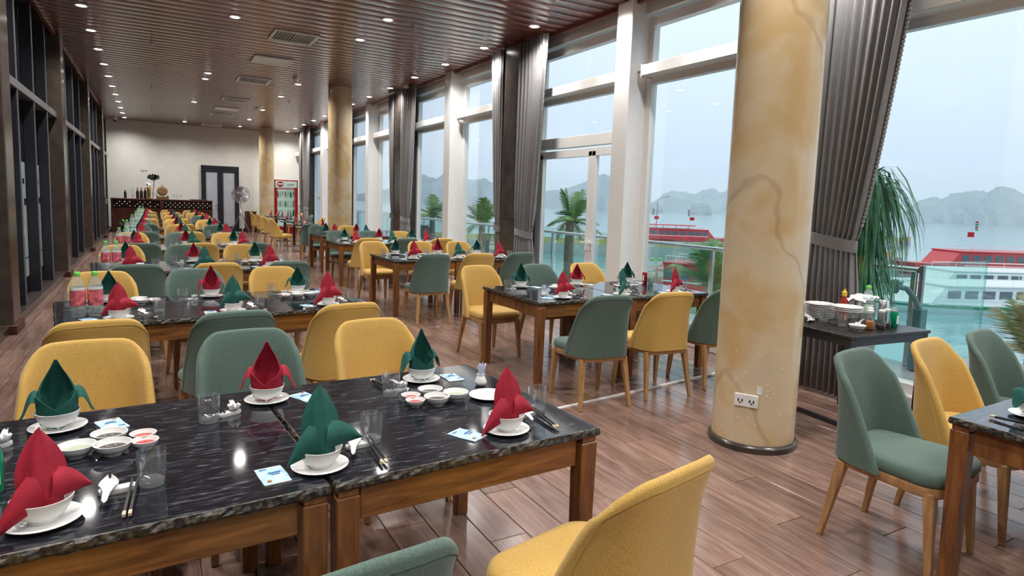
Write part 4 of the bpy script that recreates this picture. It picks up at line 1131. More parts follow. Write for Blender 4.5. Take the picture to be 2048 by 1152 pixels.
for k in range(170):
    v = Vector((rnd.gauss(0, 1), rnd.gauss(0, 1), rnd.gauss(0, 1))).normalized() * rnd.uniform(0.4, 1.0)
    p = Vector((0.04, 0, 0.80)) + Vector((v.x * 0.20, v.y * 0.13, v.z * 0.12))
    if k > 160: p = Vector((-0.16 - 0.02 * (k - 160), 0, 1.02 + rnd.uniform(-0.03, 0.03)))
    d = Vector((rnd.uniform(-1, 1), rnd.uniform(-1, 1), rnd.uniform(-0.4, 1))).normalized() * 0.06; q = d.cross(Vector((0.3, 0.2, 1))).normalized() * 0.03
    b.add([p - d, p + q, p + d, p - q], [(0, 1, 2, 3)])
stuff(obj('foliage', b.mesh('foliage', 'dark_leaf', fix=False), t))
t = thing('keg', 'small wooden keg lying on a cradle on the bar', 'keg', (0.33, 27.55, zb))
kg = MB().lathe([(0.13, -0.20), (0.165, -0.10), (0.175, 0.0), (0.165, 0.10), (0.13, 0.20)], 20)
kg.v = [(x, z, y + 0.30) for x, y, z in kg.v]
obj('staves', kg.mesh('staves', 'barrel', smooth=45), t)
for s in (-0.14, 0.14):
    h = MB().lathe([(0.158, s - 0.015), (0.162, s + 0.015)], 20, cap0=False, cap1=False); h.v = [(x, z, y + 0.30) for x, y, z in h.v]
    obj('hoop', h.mesh('hoop', 'black', smooth=60), t)
obj('bung', MB().lathe([(0.02, 0.46), (0.018, 0.52)], 10).mesh('bung', 'bark'), t)
obj('cradle', MB().box((0, -0.1, 0.05), (0.40, 0.05, 0.10)).box((0, 0.1, 0.05), (0.40, 0.05, 0.10)).box((-0.17, 0, 0.11), (0.05, 0.25, 0.06)).box((0.17, 0, 0.11), (0.05, 0.25, 0.06)).mesh('cradle', 'barrel'), t)
for k, x in enumerate((0.70, 0.80, 0.92)):
    tag(obj('wine_glass', cached('wineglass', lambda: MB().lathe([(0.035, 0), (0.006, 0.008), (0.006, 0.08), (0.034, 0.11), (0.038, 0.14), (0.030, 0.19)], 14, cap1=False).mesh('wine_glass', 'glass', smooth=50)), None, (x, 27.55, zb)), 'stemmed glass standing right of the keg on the bar', 'glass', 'stemmed glasses on the bar')
tag(obj('dark_tray', MB().lathe([(0.30, 0), (0.31, 0.02), (0.30, 0.03), (0.0, 0.015)], 24, cap1=False, squash=(1, 0.6)).mesh('dark_tray', 'black', smooth=40), None, (1.52, 27.58, zb)), 'flat dark tray at the right end of the bar', 'tray')
t = thing('floor_plant', 'dark leafy plant on the floor at the left end of the bar', 'plant', (-0.85, 26.9, 0))
obj('pot', MB().lathe([(0.12, 0), (0.16, 0.22), (0.15, 0.22), (0.0, 0.2)], 16, cap1=False).mesh('pot', 'black', smooth=40), t)
b = MB()
for k in range(60):
    a = rnd.uniform(0, 6.28); L = rnd.uniform(0.15, 0.32)
    p0 = Vector((0, 0, 0.2)); p1 = Vector((cos(a) * L, sin(a) * L, 0.2 + rnd.uniform(0.02, 0.3))); w = Vector((-sin(a), cos(a), 0)) * 0.03
    mpt = p0.lerp(p1, 0.6) + Vector((0, 0, 0.05)); b.add([p0, mpt + w, p1, mpt - w], [(0, 1, 2, 3)])
stuff(obj('foliage', b.mesh('foliage', 'strap_leaf', fix=False), t))

# double door in the end wall
dr = struct(obj('door_1', MB().box((0, 0, 2.545), (1.36, 0.10, 0.11)).mesh('door_head', 'dark_metal', bevel=0.004), None, (2.36, Y1 - 0.05, 0)), 'charcoal framed double door with frosted panes in the end wall')
for s in (-1, 1):
    obj('jamb', MB().box((s * 0.65, 0, 1.27), (0.06, 0.10, 2.54)).mesh('jamb', 'dark_metal'), dr)
    lf = obj('door_leaf', MB().box((0, 0, 2.42), (0.61, 0.06, 0.13)).box((0, 0, 0.10), (0.61, 0.06, 0.20)).mesh('door_leaf', 'dark_metal'), dr, (s * 0.31, -0.01, 0))
    for q in (-1, 1): obj('stile', MB().box((q * 0.255, 0, 1.27), (0.10, 0.06, 2.2)).mesh('stile', 'dark_metal'), lf)
    obj('pane', MB().box((0, 0, 1.27), (0.42, 0.012, 2.18)).mesh('pane', 'frost_door'), lf)
    if s < 0: obj('handle', MB().box((0.25, -0.06, 1.0), (0.03, 0.03, 0.10)).box((0.18, -0.075, 1.03), (0.16, 0.02, 0.022)).mesh('handle', 'black'), lf)

# pedestal fan
fan = thing('pedestal_fan', 'grey industrial pedestal fan on a tripod by the end wall', 'fan', (2.86, 26.3, 0), R_(8))
fz = 1.50
for k in range(3):
    a = radians(-95 + 120 * k)
    obj('leg', MB().tube([(0.03 * cos(a), 0.03 * sin(a), 0.78), (0.42 * cos(a), 0.42 * sin(a), 0.015)], 0.016, 8).mesh('leg', 'grey_metal', smooth=50), fan)
obj('pole', MB().lathe([(0.022, 0.70), (0.022, 0.80), (0.014, 0.81), (0.014, 1.28)], 12).mesh('pole', 'chrome', smooth=40), fan)
obj('collar', MB().lathe([(0.045, 0.72), (0.045, 0.80)], 14).mesh('collar', 'grey_metal', smooth=40), fan)
hd = MB().lathe([(0.10, -0.30), (0.11, -0.24), (0.11, -0.12), (0.06, -0.08)], 18); hd.v = [(x, -z, y + fz) for x, y, z in hd.v]
obj('motor', hd.mesh('motor', 'grey_metal', smooth=40), fan)
obj('yoke', MB().box((0, 0.18, 1.34), (0.06, 0.08, 0.16)).mesh('yoke', 'grey_metal'), fan)
for k in range(5):
    a0 = 2 * pi * k / 5 + 0.3; rows = []
    for i in range(6):
        r = 0.07 + 0.21 * i / 5; row = []
        for j in range(5):
            w = (j / 4 - 0.5) * (0.42 + 0.35 * i / 5); a = a0 + w
            row.append((r * cos(a), 0.02 + 0.06 * (j / 4 - 0.5), fz + r * sin(a)))
        rows.append(row)
    obj('blade', MB().grid(rows).mesh('blade', 'grey_metal', smooth=60, solid=0.004), fan)
cg = MB()
for sgn, yoff in ((-1, -0.08), (1, 0.09)):
    for r in (0.10, 0.18, 0.25, 0.31):
        yy = yoff * (1.0 if r < 0.2 else (0.8 if r < 0.3 else 0.25))
        cg.tube([(r * cos(a), yy, fz + r * sin(a)) for a in [2 * pi * k / 28 for k in range(29)]], 0.004 if r < 0.3 else 0.008, 4, close=False)
    for k in range(28):
        a = 2 * pi * k / 28
        cg.tube([(0.05 * cos(a), yoff, fz + 0.05 * sin(a)), (0.2 * cos(a), yoff, fz + 0.2 * sin(a)), (0.27 * cos(a), yoff * 0.8, fz + 0.27 * sin(a)), (0.315 * cos(a), yoff * 0.2, fz + 0.315 * sin(a))], 0.0028, 4)
obj('guard', cg.mesh('guard', 'chrome', smooth=60), fan)
hb = MB().lathe([(0.0, -0.07), (0.06, -0.06), (0.07, -0.02)], 16, cap0=False); hb.v = [(x, z - 0.03, y + fz) for x, y, z in hb.v]
obj('hub_badge', hb.mesh('hub_badge', 'grey_metal', smooth=50), fan)

# drinks fridge
fr = thing('drinks_fridge', 'red glass-door drinks fridge with round logo', 'fridge', (4.66, 27.75, 0), 0)
W2, D2, H2 = 0.92, 0.66, 2.15
for s in (-1, 1): obj('side_wall', MB().box((s * (W2 / 2 - 0.03), 0, H2 / 2), (0.06, D2, H2)).mesh('side_wall', 'can_red', bevel=0.006), fr)
obj('back_wall', MB().box((0, D2 / 2 - 0.03, H2 / 2), (W2 - 0.12, 0.05, H2 - 0.1)).mesh('back_wall', 'fridge_in'), fr)
obj('top', MB().box((0, 0, H2 - 0.03), (W2, D2, 0.06)).mesh('top', 'can_red', bevel=0.006), fr)
obj('plinth', MB().box((0, 0, 0.11), (W2 - 0.02, D2 - 0.02, 0.22)).mesh('plinth', 'can_red', bevel=0.006), fr)
hd = obj('header', MB().box((0, -D2 / 2 - 0.01, H2 - 0.17), (W2 - 0.10, 0.04, 0.24)).mesh('header', 'label_teal', bevel=0.004), fr)
lg = MB().lathe([(0.115, 0.0), (0.115, 0.012), (0.0, 0.014)], 24); lg.v = [(x - 0.22, -D2 / 2 - 0.03 - z, y * 0.9 + H2 - 0.17) for x, y, z in lg.v]
obj('logo_disc', lg.mesh('logo_disc', 'can_red', smooth=40), hd)
obj('logo_band', MB().box((-0.22, -D2 / 2 - 0.046, H2 - 0.17), (0.18, 0.006, 0.055)).mesh('logo_band', 'can_white'), hd)
obj('header_print', MB().box((0.17, -D2 / 2 - 0.032, H2 - 0.19), (0.28, 0.004, 0.035)).mesh('header_print', 'grey_metal'), hd)
dm = MB()
for s in (-1, 1): dm.box((s * (W2 / 2 - 0.09), -D2 / 2 - 0.01, 1.03), (0.06, 0.04, 1.56))
dm.box((0, -D2 / 2 - 0.01, 1.80), (W2 - 0.12, 0.04, 0.04)).box((0, -D2 / 2 - 0.01, 0.25), (W2 - 0.12, 0.04, 0.06))
dd = obj('door', dm.mesh('door_frame', 'can_red'), fr)
obj('pane', MB().box((0, -D2 / 2 - 0.005, 1.03), (W2 - 0.22, 0.01, 1.52)).mesh('pane', 'pane'), dd)
for z in (0.30, 0.68, 1.05, 1.42): obj('shelf', MB().box((0, -0.02, z), (W2 - 0.14, D2 - 0.12, 0.025)).mesh('shelf', 'can_white'), fr)
for z in (0.70, 1.07, 1.44):
    for k in range(7):
        mt_ = ('can_green', 'label_teal', 'can_white', 'sauce_green', 'label_teal')[(k + int(z * 7)) % 5]
        tag(obj('chilled_can', cached(('chill', mt_), lambda: MB().lathe([(0.034, 0), (0.036, 0.01), (0.036, 0.17), (0.02, 0.22), (0.018, 0.25)], 12).mesh('chilled_can', mt_, smooth=40)), None, (4.66 - 0.30 + 0.10 * k, 27.55, z)), 'chilled drink on a shelf inside the red fridge', 'drink', 'drinks in the fridge')
tag(obj('side_cabinet', MB().box((0, 0, 0.42), (0.40, 0.45, 0.84)).mesh('side_cabinet', 'bar_wood', bevel=0.01), None, (3.42, 28.2, 0)), 'dark cabinet against the end wall left of the far column', 'cabinet')

# ------------------------------------------------------------------ service table by the near curtain
svc = thing('service_table', 'narrow black service table crowded with tableware by the curtain', 'side table', (4.50, 2.86, 0), R_(-5))
SW, SD, SZ = 0.85, 0.70, 0.755
for k in range(4):
    obj('top_board', MB().box((0, 0, 0), (SW, 0.170, 0.022)).mesh('top_board', 'black_lacquer', bevel=0.003), svc, (0, -SD / 2 + 0.0875 + 0.175 * k, SZ - 0.011))
for s in (-1, 1):
    obj('apron', MB().box((0, s * (SD / 2 - 0.03), SZ - 0.05), (SW - 0.06, 0.03, 0.05)).mesh('apron', 'dark_metal'), svc)
    obj('apron', MB().box((s * (SW / 2 - 0.03), 0, SZ - 0.05), (0.03, SD - 0.06, 0.05)).mesh('apron', 'dark_metal'), svc)
    for q in (-1, 1): obj('leg', MB().box((s * (SW / 2 - 0.035), q * (SD / 2 - 0.035), 0.365), (0.045, 0.045, 0.73)).mesh('leg', 'dark_metal', bevel=0.002), svc)
    obj('stretcher', MB().box((s * (SW / 2 - 0.035), 0, 0.12), (0.03, SD - 0.1, 0.03)).mesh('stretcher', 'dark_metal'), svc)
def S(u, v): return (4.50 + u, 2.86 + v)
for k in range(9):
    x, y = S(0.03, 0.28); tag(obj('stacked_plate', cached('bigplate', lambda: MB().lathe([(0.06, 0), (0.065, 0), (0.11, 0.012), (0.108, 0.015), (0.06, 0.006), (0, 0.005)], 28, cap1=False).mesh('plate', 'china', smooth=50)), None, (x, y, SZ + 0.013 * k)), '%s white plate from the bottom, tall stack left on the service table' % ORDN[k], 'plate', 'plates in the tall stack')
for k in range(6):
    x, y = S(0.255, 0.24); tag(obj('stacked_plate', CACHE['bigplate'], None, (x, y, SZ + 0.013 * k)), '%s white plate from the bottom, low stack behind the chilli sauce' % ORDN[k], 'plate', 'plates in the lower stack')
for k in range(5):
    x, y = S(0.355, 0.09); tag(obj('stacked_bowl', bowl_m, None, (x, y, SZ + 0.020 * k)), '%s white bowl from the bottom, stack under the crumpled napkins' % ORDN[k], 'bowl', 'stacked bowls on the service table')
x, y = S(-0.10, 0.0)
for k in range(3): tag(obj('stacked_plate', CACHE['bigplate'], None, (x + 0.05, y, SZ + 0.102 + 0.013 * k)), '%s white plate from the bottom, resting on tumblers, service table' % ORDN[k], 'plate', 'plates resting on tumblers')
for k, (u, v) in enumerate(((-0.15, -0.04), (-0.06, -0.06), (0.03, -0.03), (-0.12, 0.13), (-0.06, 0.20), (0.0, 0.06), (-0.11, 0.05))):
    x, y = S(u, v)
    t = thing('tumbler', ['front left tumbler under', 'front middle tumbler under', 'front right tumbler under', 'nearer tumbler standing behind', 'farther tumbler standing behind', 'rear right tumbler under', 'rear left tumbler under'][k] + ' the plates on the service table', 'glass', (x, y, SZ), 0, 'tumblers under the plates' if k in (0, 1, 2, 5, 6) else 'tumblers left on the service table')
    obj('glass_wall', glass_m, t); obj('thick_base', gbase_m, t)
x, y = S(0.12, 0.14)
t = thing('chilli_sauce_bottle', 'chilli sauce bottle with yellow cap on the service table', 'bottle', (x, y, SZ + 0.0), 0)
obj('body', MB().lathe([(0.034, 0), (0.036, 0.01), (0.034, 0.10), (0.018, 0.175), (0.014, 0.19)], 20).mesh('body', 'ketchup', smooth=45), t)
obj('cap', MB().lathe([(0.019, 0.19), (0.019, 0.222), (0.010, 0.23), (0.008, 0.245)], 16).mesh('cap', 'yellow_cap', smooth=40), t)
def cruet(u, v, mat, lev, label):
    x, y = S(u, v); t = thing('sauce_cruet', label, 'sauce bottle', (x, y, SZ), 0, 'sauce bottles on the service table')
    pr = [(0.030, 0), (0.033, 0.006), (0.033, 0.055), (0.016, 0.095), (0.022, 0.135)]
    obj('glass', MB().lathe(pr, 18, cap1=False).mesh('cruet_glass', 'glass', smooth=50), t)
    obj('sauce', MB().lathe([(0.028, 0.005), (0.031, 0.010), (0.031, lev)], 18).mesh('cruet_sauce', mat, smooth=50), t)
    obj('stopper', MB().lathe([(0.022, 0.128), (0.023, 0.140), (0.012, 0.146)], 14).mesh('stopper', 'can_white', smooth=50), t)
cruet(-0.06, -0.19, 'sauce_amber', 0.062, 'sauce bottle half full of amber fish sauce on the service table')
cruet(0.03, -0.22, 'sauce_brown', 0.034, 'sauce bottle with a little black soy sauce')
cruet(0.13, -0.20, 'sauce_brown', 0.040, 'rightmost sauce bottle with dark brown sauce beside the cans')
cruet(0.05, -0.12, 'sauce_brown', 0.050, 'dark sauce bottle half hidden behind the amber one')
x, y = S(-0.19, -0.18)
tag(obj('front_bowl', bowl_mesh(0.058, 0.042, 'bowl', 0.5), None, (x, y, SZ)), 'white bowl at the front edge of the service table', 'bowl')
x, y = S(-0.18, -0.17); tag(obj('soup_spoon', spoon_m, None, (x + 0.01, y, SZ + 0.032), (0.5, 0, 2.6)), 'white spoon leaning in the bowl on the service table', 'spoon')
for k in range(3):
    x, y = S(0.225 + 0.075 * k, -0.20 + 0.045 * k); can(x, y, SZ, 'can_green', ['front', 'middle', 'rear'][k] + ' green drink can at the end of the service table', 'green cans on the service table')
x, y = S(0.37, -0.03)
tag(obj('steel_canister', MB().lathe([(0.036, 0), (0.036, 0.17), (0.032, 0.175), (0.032, 0.165), (0.0, 0.16)], 20, cap1=False).mesh('steel_canister', 'chrome', smooth=40), None, (x, y, SZ)), 'tall steel canister at the back of the service table', 'canister')
x, y = S(0.235, 0.02); bottle(x, y, SZ - 0.0, 'short water bottle with green cap at the back of the service table', True)
t = thing('crumpled_napkins', 'heap of crumpled white napkins on the stacked bowls', 'napkin', (S(0.31, 0.10)[0], S(0.31, 0.10)[1], SZ + 0.136), 0.2)
rows = []
for i in range(13):
    rows.append([(-0.15 + 0.30 * i / 12, -0.07 + 0.14 * k / 8, 0.004 + 0.045 * abs(sin(i * 1.3 + k * 0.9)) * (1 - (i / 6 - 1) ** 2 * 0.6) + rnd.uniform(0, 0.02)) for k in range(9)])
obj('cloth', MB().grid(rows).mesh('cloth', 'can_white', smooth=60, solid=0.004), t)
for k in range(4):
    x, y = S(-0.20 + 0.03 * k, 0.18 + 0.04 * k); tag(obj('soup_spoon', spoon_m, None, (x, y, SZ + 0.004 * k), (0, 0, 1.9 + 0.2 * k)), 'loose white soup spoon at the left end of the service table', 'spoon', 'loose spoons on the service table')

# ------------------------------------------------------------------ outside: balcony
deck = struct(obj('floor_balcony', MB().box((6.30, 12.0, -0.11), (1.55, 34.0, 0.20)).box((7.7, -0.4, -0.11), (1.3, 8.2, 0.20)).mesh('floor_balcony', 'deck')), 'pale tiled balcony outside the windows')
rail = thing('balcony_railing', 'greenish glass balcony railing with steel handrail', 'railing', (6.95, 3.70, 0))
obj('handrail', MB().tube([(0, 0.0, 1.02), (0, 25.0, 1.02)], 0.030, 12).mesh('handrail', 'chrome', smooth=50), rail)
for k in range(18):
    yk = 0.02 + 1.42 * k
    obj('pane', cached('railpane', lambda: MB().box((0, 0.69, 0.54), (0.014, 1.34, 1.12)).mesh('pane', 'rail_glass')), rail, (0, yk, 0))
    obj('post', cached('railpost', lambda: MB().box((-0.04, 0, 0.50), (0.05, 0.05, 1.02)).mesh('post', 'chrome', bevel=0.004)), rail, (0, yk, 0))
ra2 = thing('side_glass_screen', 'clear green glass screen panel at the balcony corner', 'glass screen', (6.98, 3.68, 0))
obj('pane', MB().box((0.68, 0, 0.54), (1.33, 0.016, 1.12)).mesh('pane', 'rail_glass'), ra2)
obj('post', MB().box((0, 0, 0.52), (0.045, 0.045, 1.10)).mesh('post', 'grey_metal', bevel=0.003), ra2)
obj('edge_strip', MB().box((1.35, 0, 0.54), (0.012, 0.02, 1.12)).mesh('edge_strip', 'rail_glass'), ra2)
t = thing('balcony_spotlight', 'round grey spotlight on a curved arm at the balcony corner', 'lamp', (6.78, 3.56, 0))
obj('arm', MB().tube([(0, 0, 0.3), (0, 0, 0.62), (-0.04, 0.04, 0.74), (-0.10, 0.10, 0.84), (-0.18, 0.16, 0.86)], 0.028, 8).mesh('arm', 'outdoor', smooth=60), t)
hd = MB().lathe([(0.02, -0.05), (0.07, -0.03), (0.075, 0.02), (0.06, 0.03), (0.0, 0.03)], 18); hd.v = [(z * 0.75 - x * 0.66 - 0.20, -z * 0.66 - x * 0.75 + 0.17, y + 0.86) for x, y, z in hd.v]
obj('head', hd.mesh('head', 'outdoor', smooth=45), t)
obj('stand', MB().box((0, 0, 0.32), (0.12, 0.09, 0.64)).mesh('stand', 'outdoor', bevel=0.006), t)

def outdoor_chair(x, y, rz, label):
    t = thing('balcony_chair', label, 'chair', (x, y, 0), rz, 'balcony chairs')
    obj('seat', MB().box((0, 0, 0.42), (0.46, 0.44, 0.02)).mesh('seat', 'outdoor', bevel=0.004), t)
    obj('backrest', MB().bar((0, 0.22, 0.46), (0, 0.34, 0.92), 0.46, 0.42, 0.02, 0.02).mesh('backrest', 'outdoor'), t)
    for s in (-1, 1):
        obj('frame', MB().tube([(s * 0.25, 0.30, 0.01), (s * 0.25, -0.25, 0.02), (s * 0.25, -0.30, 0.08), (s * 0.25, -0.22, 0.36), (s * 0.25, -0.26, 0.58), (s * 0.25, -0.12, 0.66), (s * 0.25, 0.26, 0.62), (s * 0.25, 0.35, 0.95)], 0.014, 8).mesh('frame', 'grey_metal', smooth=60), t)
for k, (x, y, a, l) in enumerate(((6.35, 12.0, 100, 'teal balcony chair outside, nearest to the double door'), (6.35, 13.3, 80, 'teal balcony chair outside, second from the double door'), (6.3, 15.6, 100, 'teal balcony chair outside, third from the double door'), (6.3, 16.9, 80, 'teal balcony chair outside, farthest from the double door'))):
    outdoor_chair(x, y, R_(a), l)

# plants outside
pl = thing('ponytail_plant', 'tall potted plant with long drooping green strap leaves on the balcony', 'plant', (6.25, 3.92, 0))
obj('pot', MB().lathe([(0.17, 0.0), (0.23, 0.40), (0.25, 0.42), (0.22, 0.42), (0.0, 0.38)], 20, cap1=False).mesh('pot', 'concrete', smooth=40), pl)
obj('trunk', MB().tube([(0, 0, 0.35), (0.02, 0, 0.9), (0, 0.02, 1.4), (0, 0, 1.85)], [0.07, 0.05, 0.04, 0.035], 10).mesh('trunk', 'bark', smooth=60), pl)
b = MB(); rp = random.Random(11)
for k in range(470):
    a = rp.uniform(0, 2 * pi); z0 = rp.uniform(0.9, 1.92) if k > 130 else rp.uniform(1.8, 1.95)
    L = rp.uniform(0.40, 0.95); out = rp.uniform(0.10, 0.52) * (1.15 if z0 > 1.6 else 0.85); up = rp.uniform(0.02, 0.18)
    pts = []
    for i in range(8):
        t = i / 7
        rr = out * (1 - (1 - t) ** 2.2)
        zz = z0 + up * sin(pi * min(1, t * 1.9)) - L * max(0, t - 0.12) ** 1.35
        zz = max(zz, 0.45)
        pts.append(Vector((rr * cos(a), rr * sin(a), zz)))
    w0 = rp.uniform(0.011, 0.019)
    sd = Vector((-sin(a + rp.uniform(-0.8, 0.8)), cos(a), 0)).normalized()
    rows = [[p - sd * w0 * (1 - (i / 7) ** 3) * 0.9, p + sd * w0 * (1 - (i / 7) ** 3) * 0.9] for i, p in enumerate(pts)]
    b.grid(rows)
stuff(obj('strap_leaves', b.mesh('strap_leaves', 'strap_leaf', fix=False, smooth=180), pl))

def palm(x, y, z, L, n, label, seed, base=-4.0, tr=0.13, dry=0):
    r = random.Random(seed)
    t = thing('palm_tree', label, 'palm tree', (x, y, base), 0, 'palm trees outside')
    hz = z - base
    obj('trunk', MB().tube([(0.1, 0.05, 0), (0.04, 0.02, hz * 0.5), (0, 0, hz * 0.85), (0, 0, hz)], [tr * 1.3, tr, tr, tr * 0.8], 12).mesh('trunk', 'bark', smooth=60), t)
    for k in range(n):
        a = 2 * pi * k / n * 2.4 + r.uniform(-0.3, 0.3); el = radians(r.uniform(5, 85)); Lk = L * r.uniform(0.8, 1.1)
        b = MB(); sp = []
        for i in range(13):
            q = i / 12
            rr = Lk * q * cos(el) * (1 - 0.12 * q); zz = Lk * (q * sin(el) - 0.55 * q * q * (1.15 - sin(el) * 0.75))
            sp.append(Vector((rr * cos(a), rr * sin(a), hz + zz)))
        b.tube(sp, [0.022 * (1 - 0.85 * i / 12) for i in range(13)], 5)
        for i in range(3, 37):
            q = i / 36; f = q * 12; i0 = min(11, int(f)); p = sp[i0].lerp(sp[i0 + 1], f - i0); d = (sp[i0 + 1] - sp[i0]).normalized()
            s = d.cross(Vector((0, 0, 1))).normalized(); ll = Lk * 0.34 * sin(pi * (0.10 + 0.86 * q)) ** 0.7
            for sg in (-1, 1):
                tip = p + (s * sg * 0.80 + d * 0.55 + Vector((0, 0, -0.30 + r.uniform(-0.12, 0.12)))).normalized() * ll
                wv = d * 0.016 * L
                b.add([p - wv, p + wv, tip], [(0, 1, 2)])
        obj('frond', b.mesh('frond', 'frond_dry' if k < dry else 'frond', fix=False), t)
palm(11.0, 16.3, 1.05, 1.35, 16, 'large coconut palm seen through the glazed double door', 1, tr=0.15)
palm(9.2, 23.0, 0.95, 1.15, 14, 'palm crown behind the railing, farther along the windows', 2, tr=0.12)
palm(9.2, 18.7, 0.85, 1.05, 14, 'palm crown behind the railing left of the second curtain', 3, tr=0.12)
palm(11.2, 10.4, -0.35, 1.7, 16, 'bushy palm outside, just left of the front marble column', 4, tr=0.15)
palm(9.6, 3.60, -0.15, 1.0, 12, 'drying palm outside the window at the right edge', 5, tr=0.12, dry=8)

# ------------------------------------------------------------------ bay, quay, boats, hills
bay = obj('bay_water', MB().box((1500, 800, -5.05), (4200, 4200, 0.1)).mesh('bay_water', 'water'))
bay['kind'] = 'stuff'; bay['label'] = 'pale turquoise water of the bay'; bay['category'] = 'water'
prom = struct(obj('ground_promenade', MB().box((11.0, 30.0, -4.6), (9.0, 90.0, 1.2)).mesh('ground_promenade', 'concrete')), 'pale concrete promenade below the balcony')
qd = Vector((0.80, -0.60, 0)); qa = atan2(qd.y, qd.x)
q = thing('pier', 'concrete pier with an ochre parapet beyond the promenade', 'pier', (58, 66, -5), qa)
obj('slab', MB().box((0, 0, 0.7), (62, 5, 1.6)).mesh('slab', 'concrete'), q)
for k in range(14):
    obj('parapet_panel', cached('parapet', lambda: MB().box((0, 0, 0), (3.9, 0.25, 0.75)).mesh('parapet_panel', 'ochre')), q, (-28 + 4.3 * k, -2.3, 1.85))
    obj('pile', cached('pile', lambda: MB().lathe([(0.3, -1.5), (0.3, 0.2)], 10).mesh('pile', 'concrete', smooth=40)), q, (-28 + 4.3 * k, -2.2, 0))
q = thing('far_jetty', 'low ochre-railed jetty beyond the red ferry', 'jetty', (146, 84, -5), radians(22))
obj('slab', MB().box((0, 0, 0.5), (24, 4, 1.0)).mesh('slab', 'concrete'), q)
obj('parapet', MB().box((0, -1.8, 1.5), (24, 0.3, 1.0)).mesh('parapet', 'ochre'), q)
obj('parapet', MB().box((0, 1.8, 1.5), (24, 0.3, 1.0)).mesh('parapet', 'ochre'), q)
def lamp_post(x, y, h, label, arm=True):
    t = thing('street_lamp', label, 'street lamp', (x, y, -4.9), 0, 'street lamps outside')
    obj('pole', MB().tube([(0, 0, 0), (0, 0, h)], [0.12, 0.07], 8).mesh('pole', 'grey_metal', smooth=50), t)
    if arm:
        obj('arm', MB().tube([(0, 0, h - 0.1), (0.8, -0.6, h + 0.4), (1.4, -1.1, h + 0.6)], 0.05, 6).mesh('arm', 'grey_metal', smooth=50), t)
        obj('lamp_head', MB().box((1.6, -1.25, h + 0.62), (0.6, 0.25, 0.12), rz=-0.66).mesh('lamp_head', 'grey_metal'), t)
lamp_post(87, 98, 8.2, 'grey street lamp on the pier in the window left of the front column')
lamp_post(150, 83, 9.6, 'thin mast beyond the red ferry in the right window', False)
lamp_post(44, 104, 9.5, 'grey street lamp seen left of the second curtain')

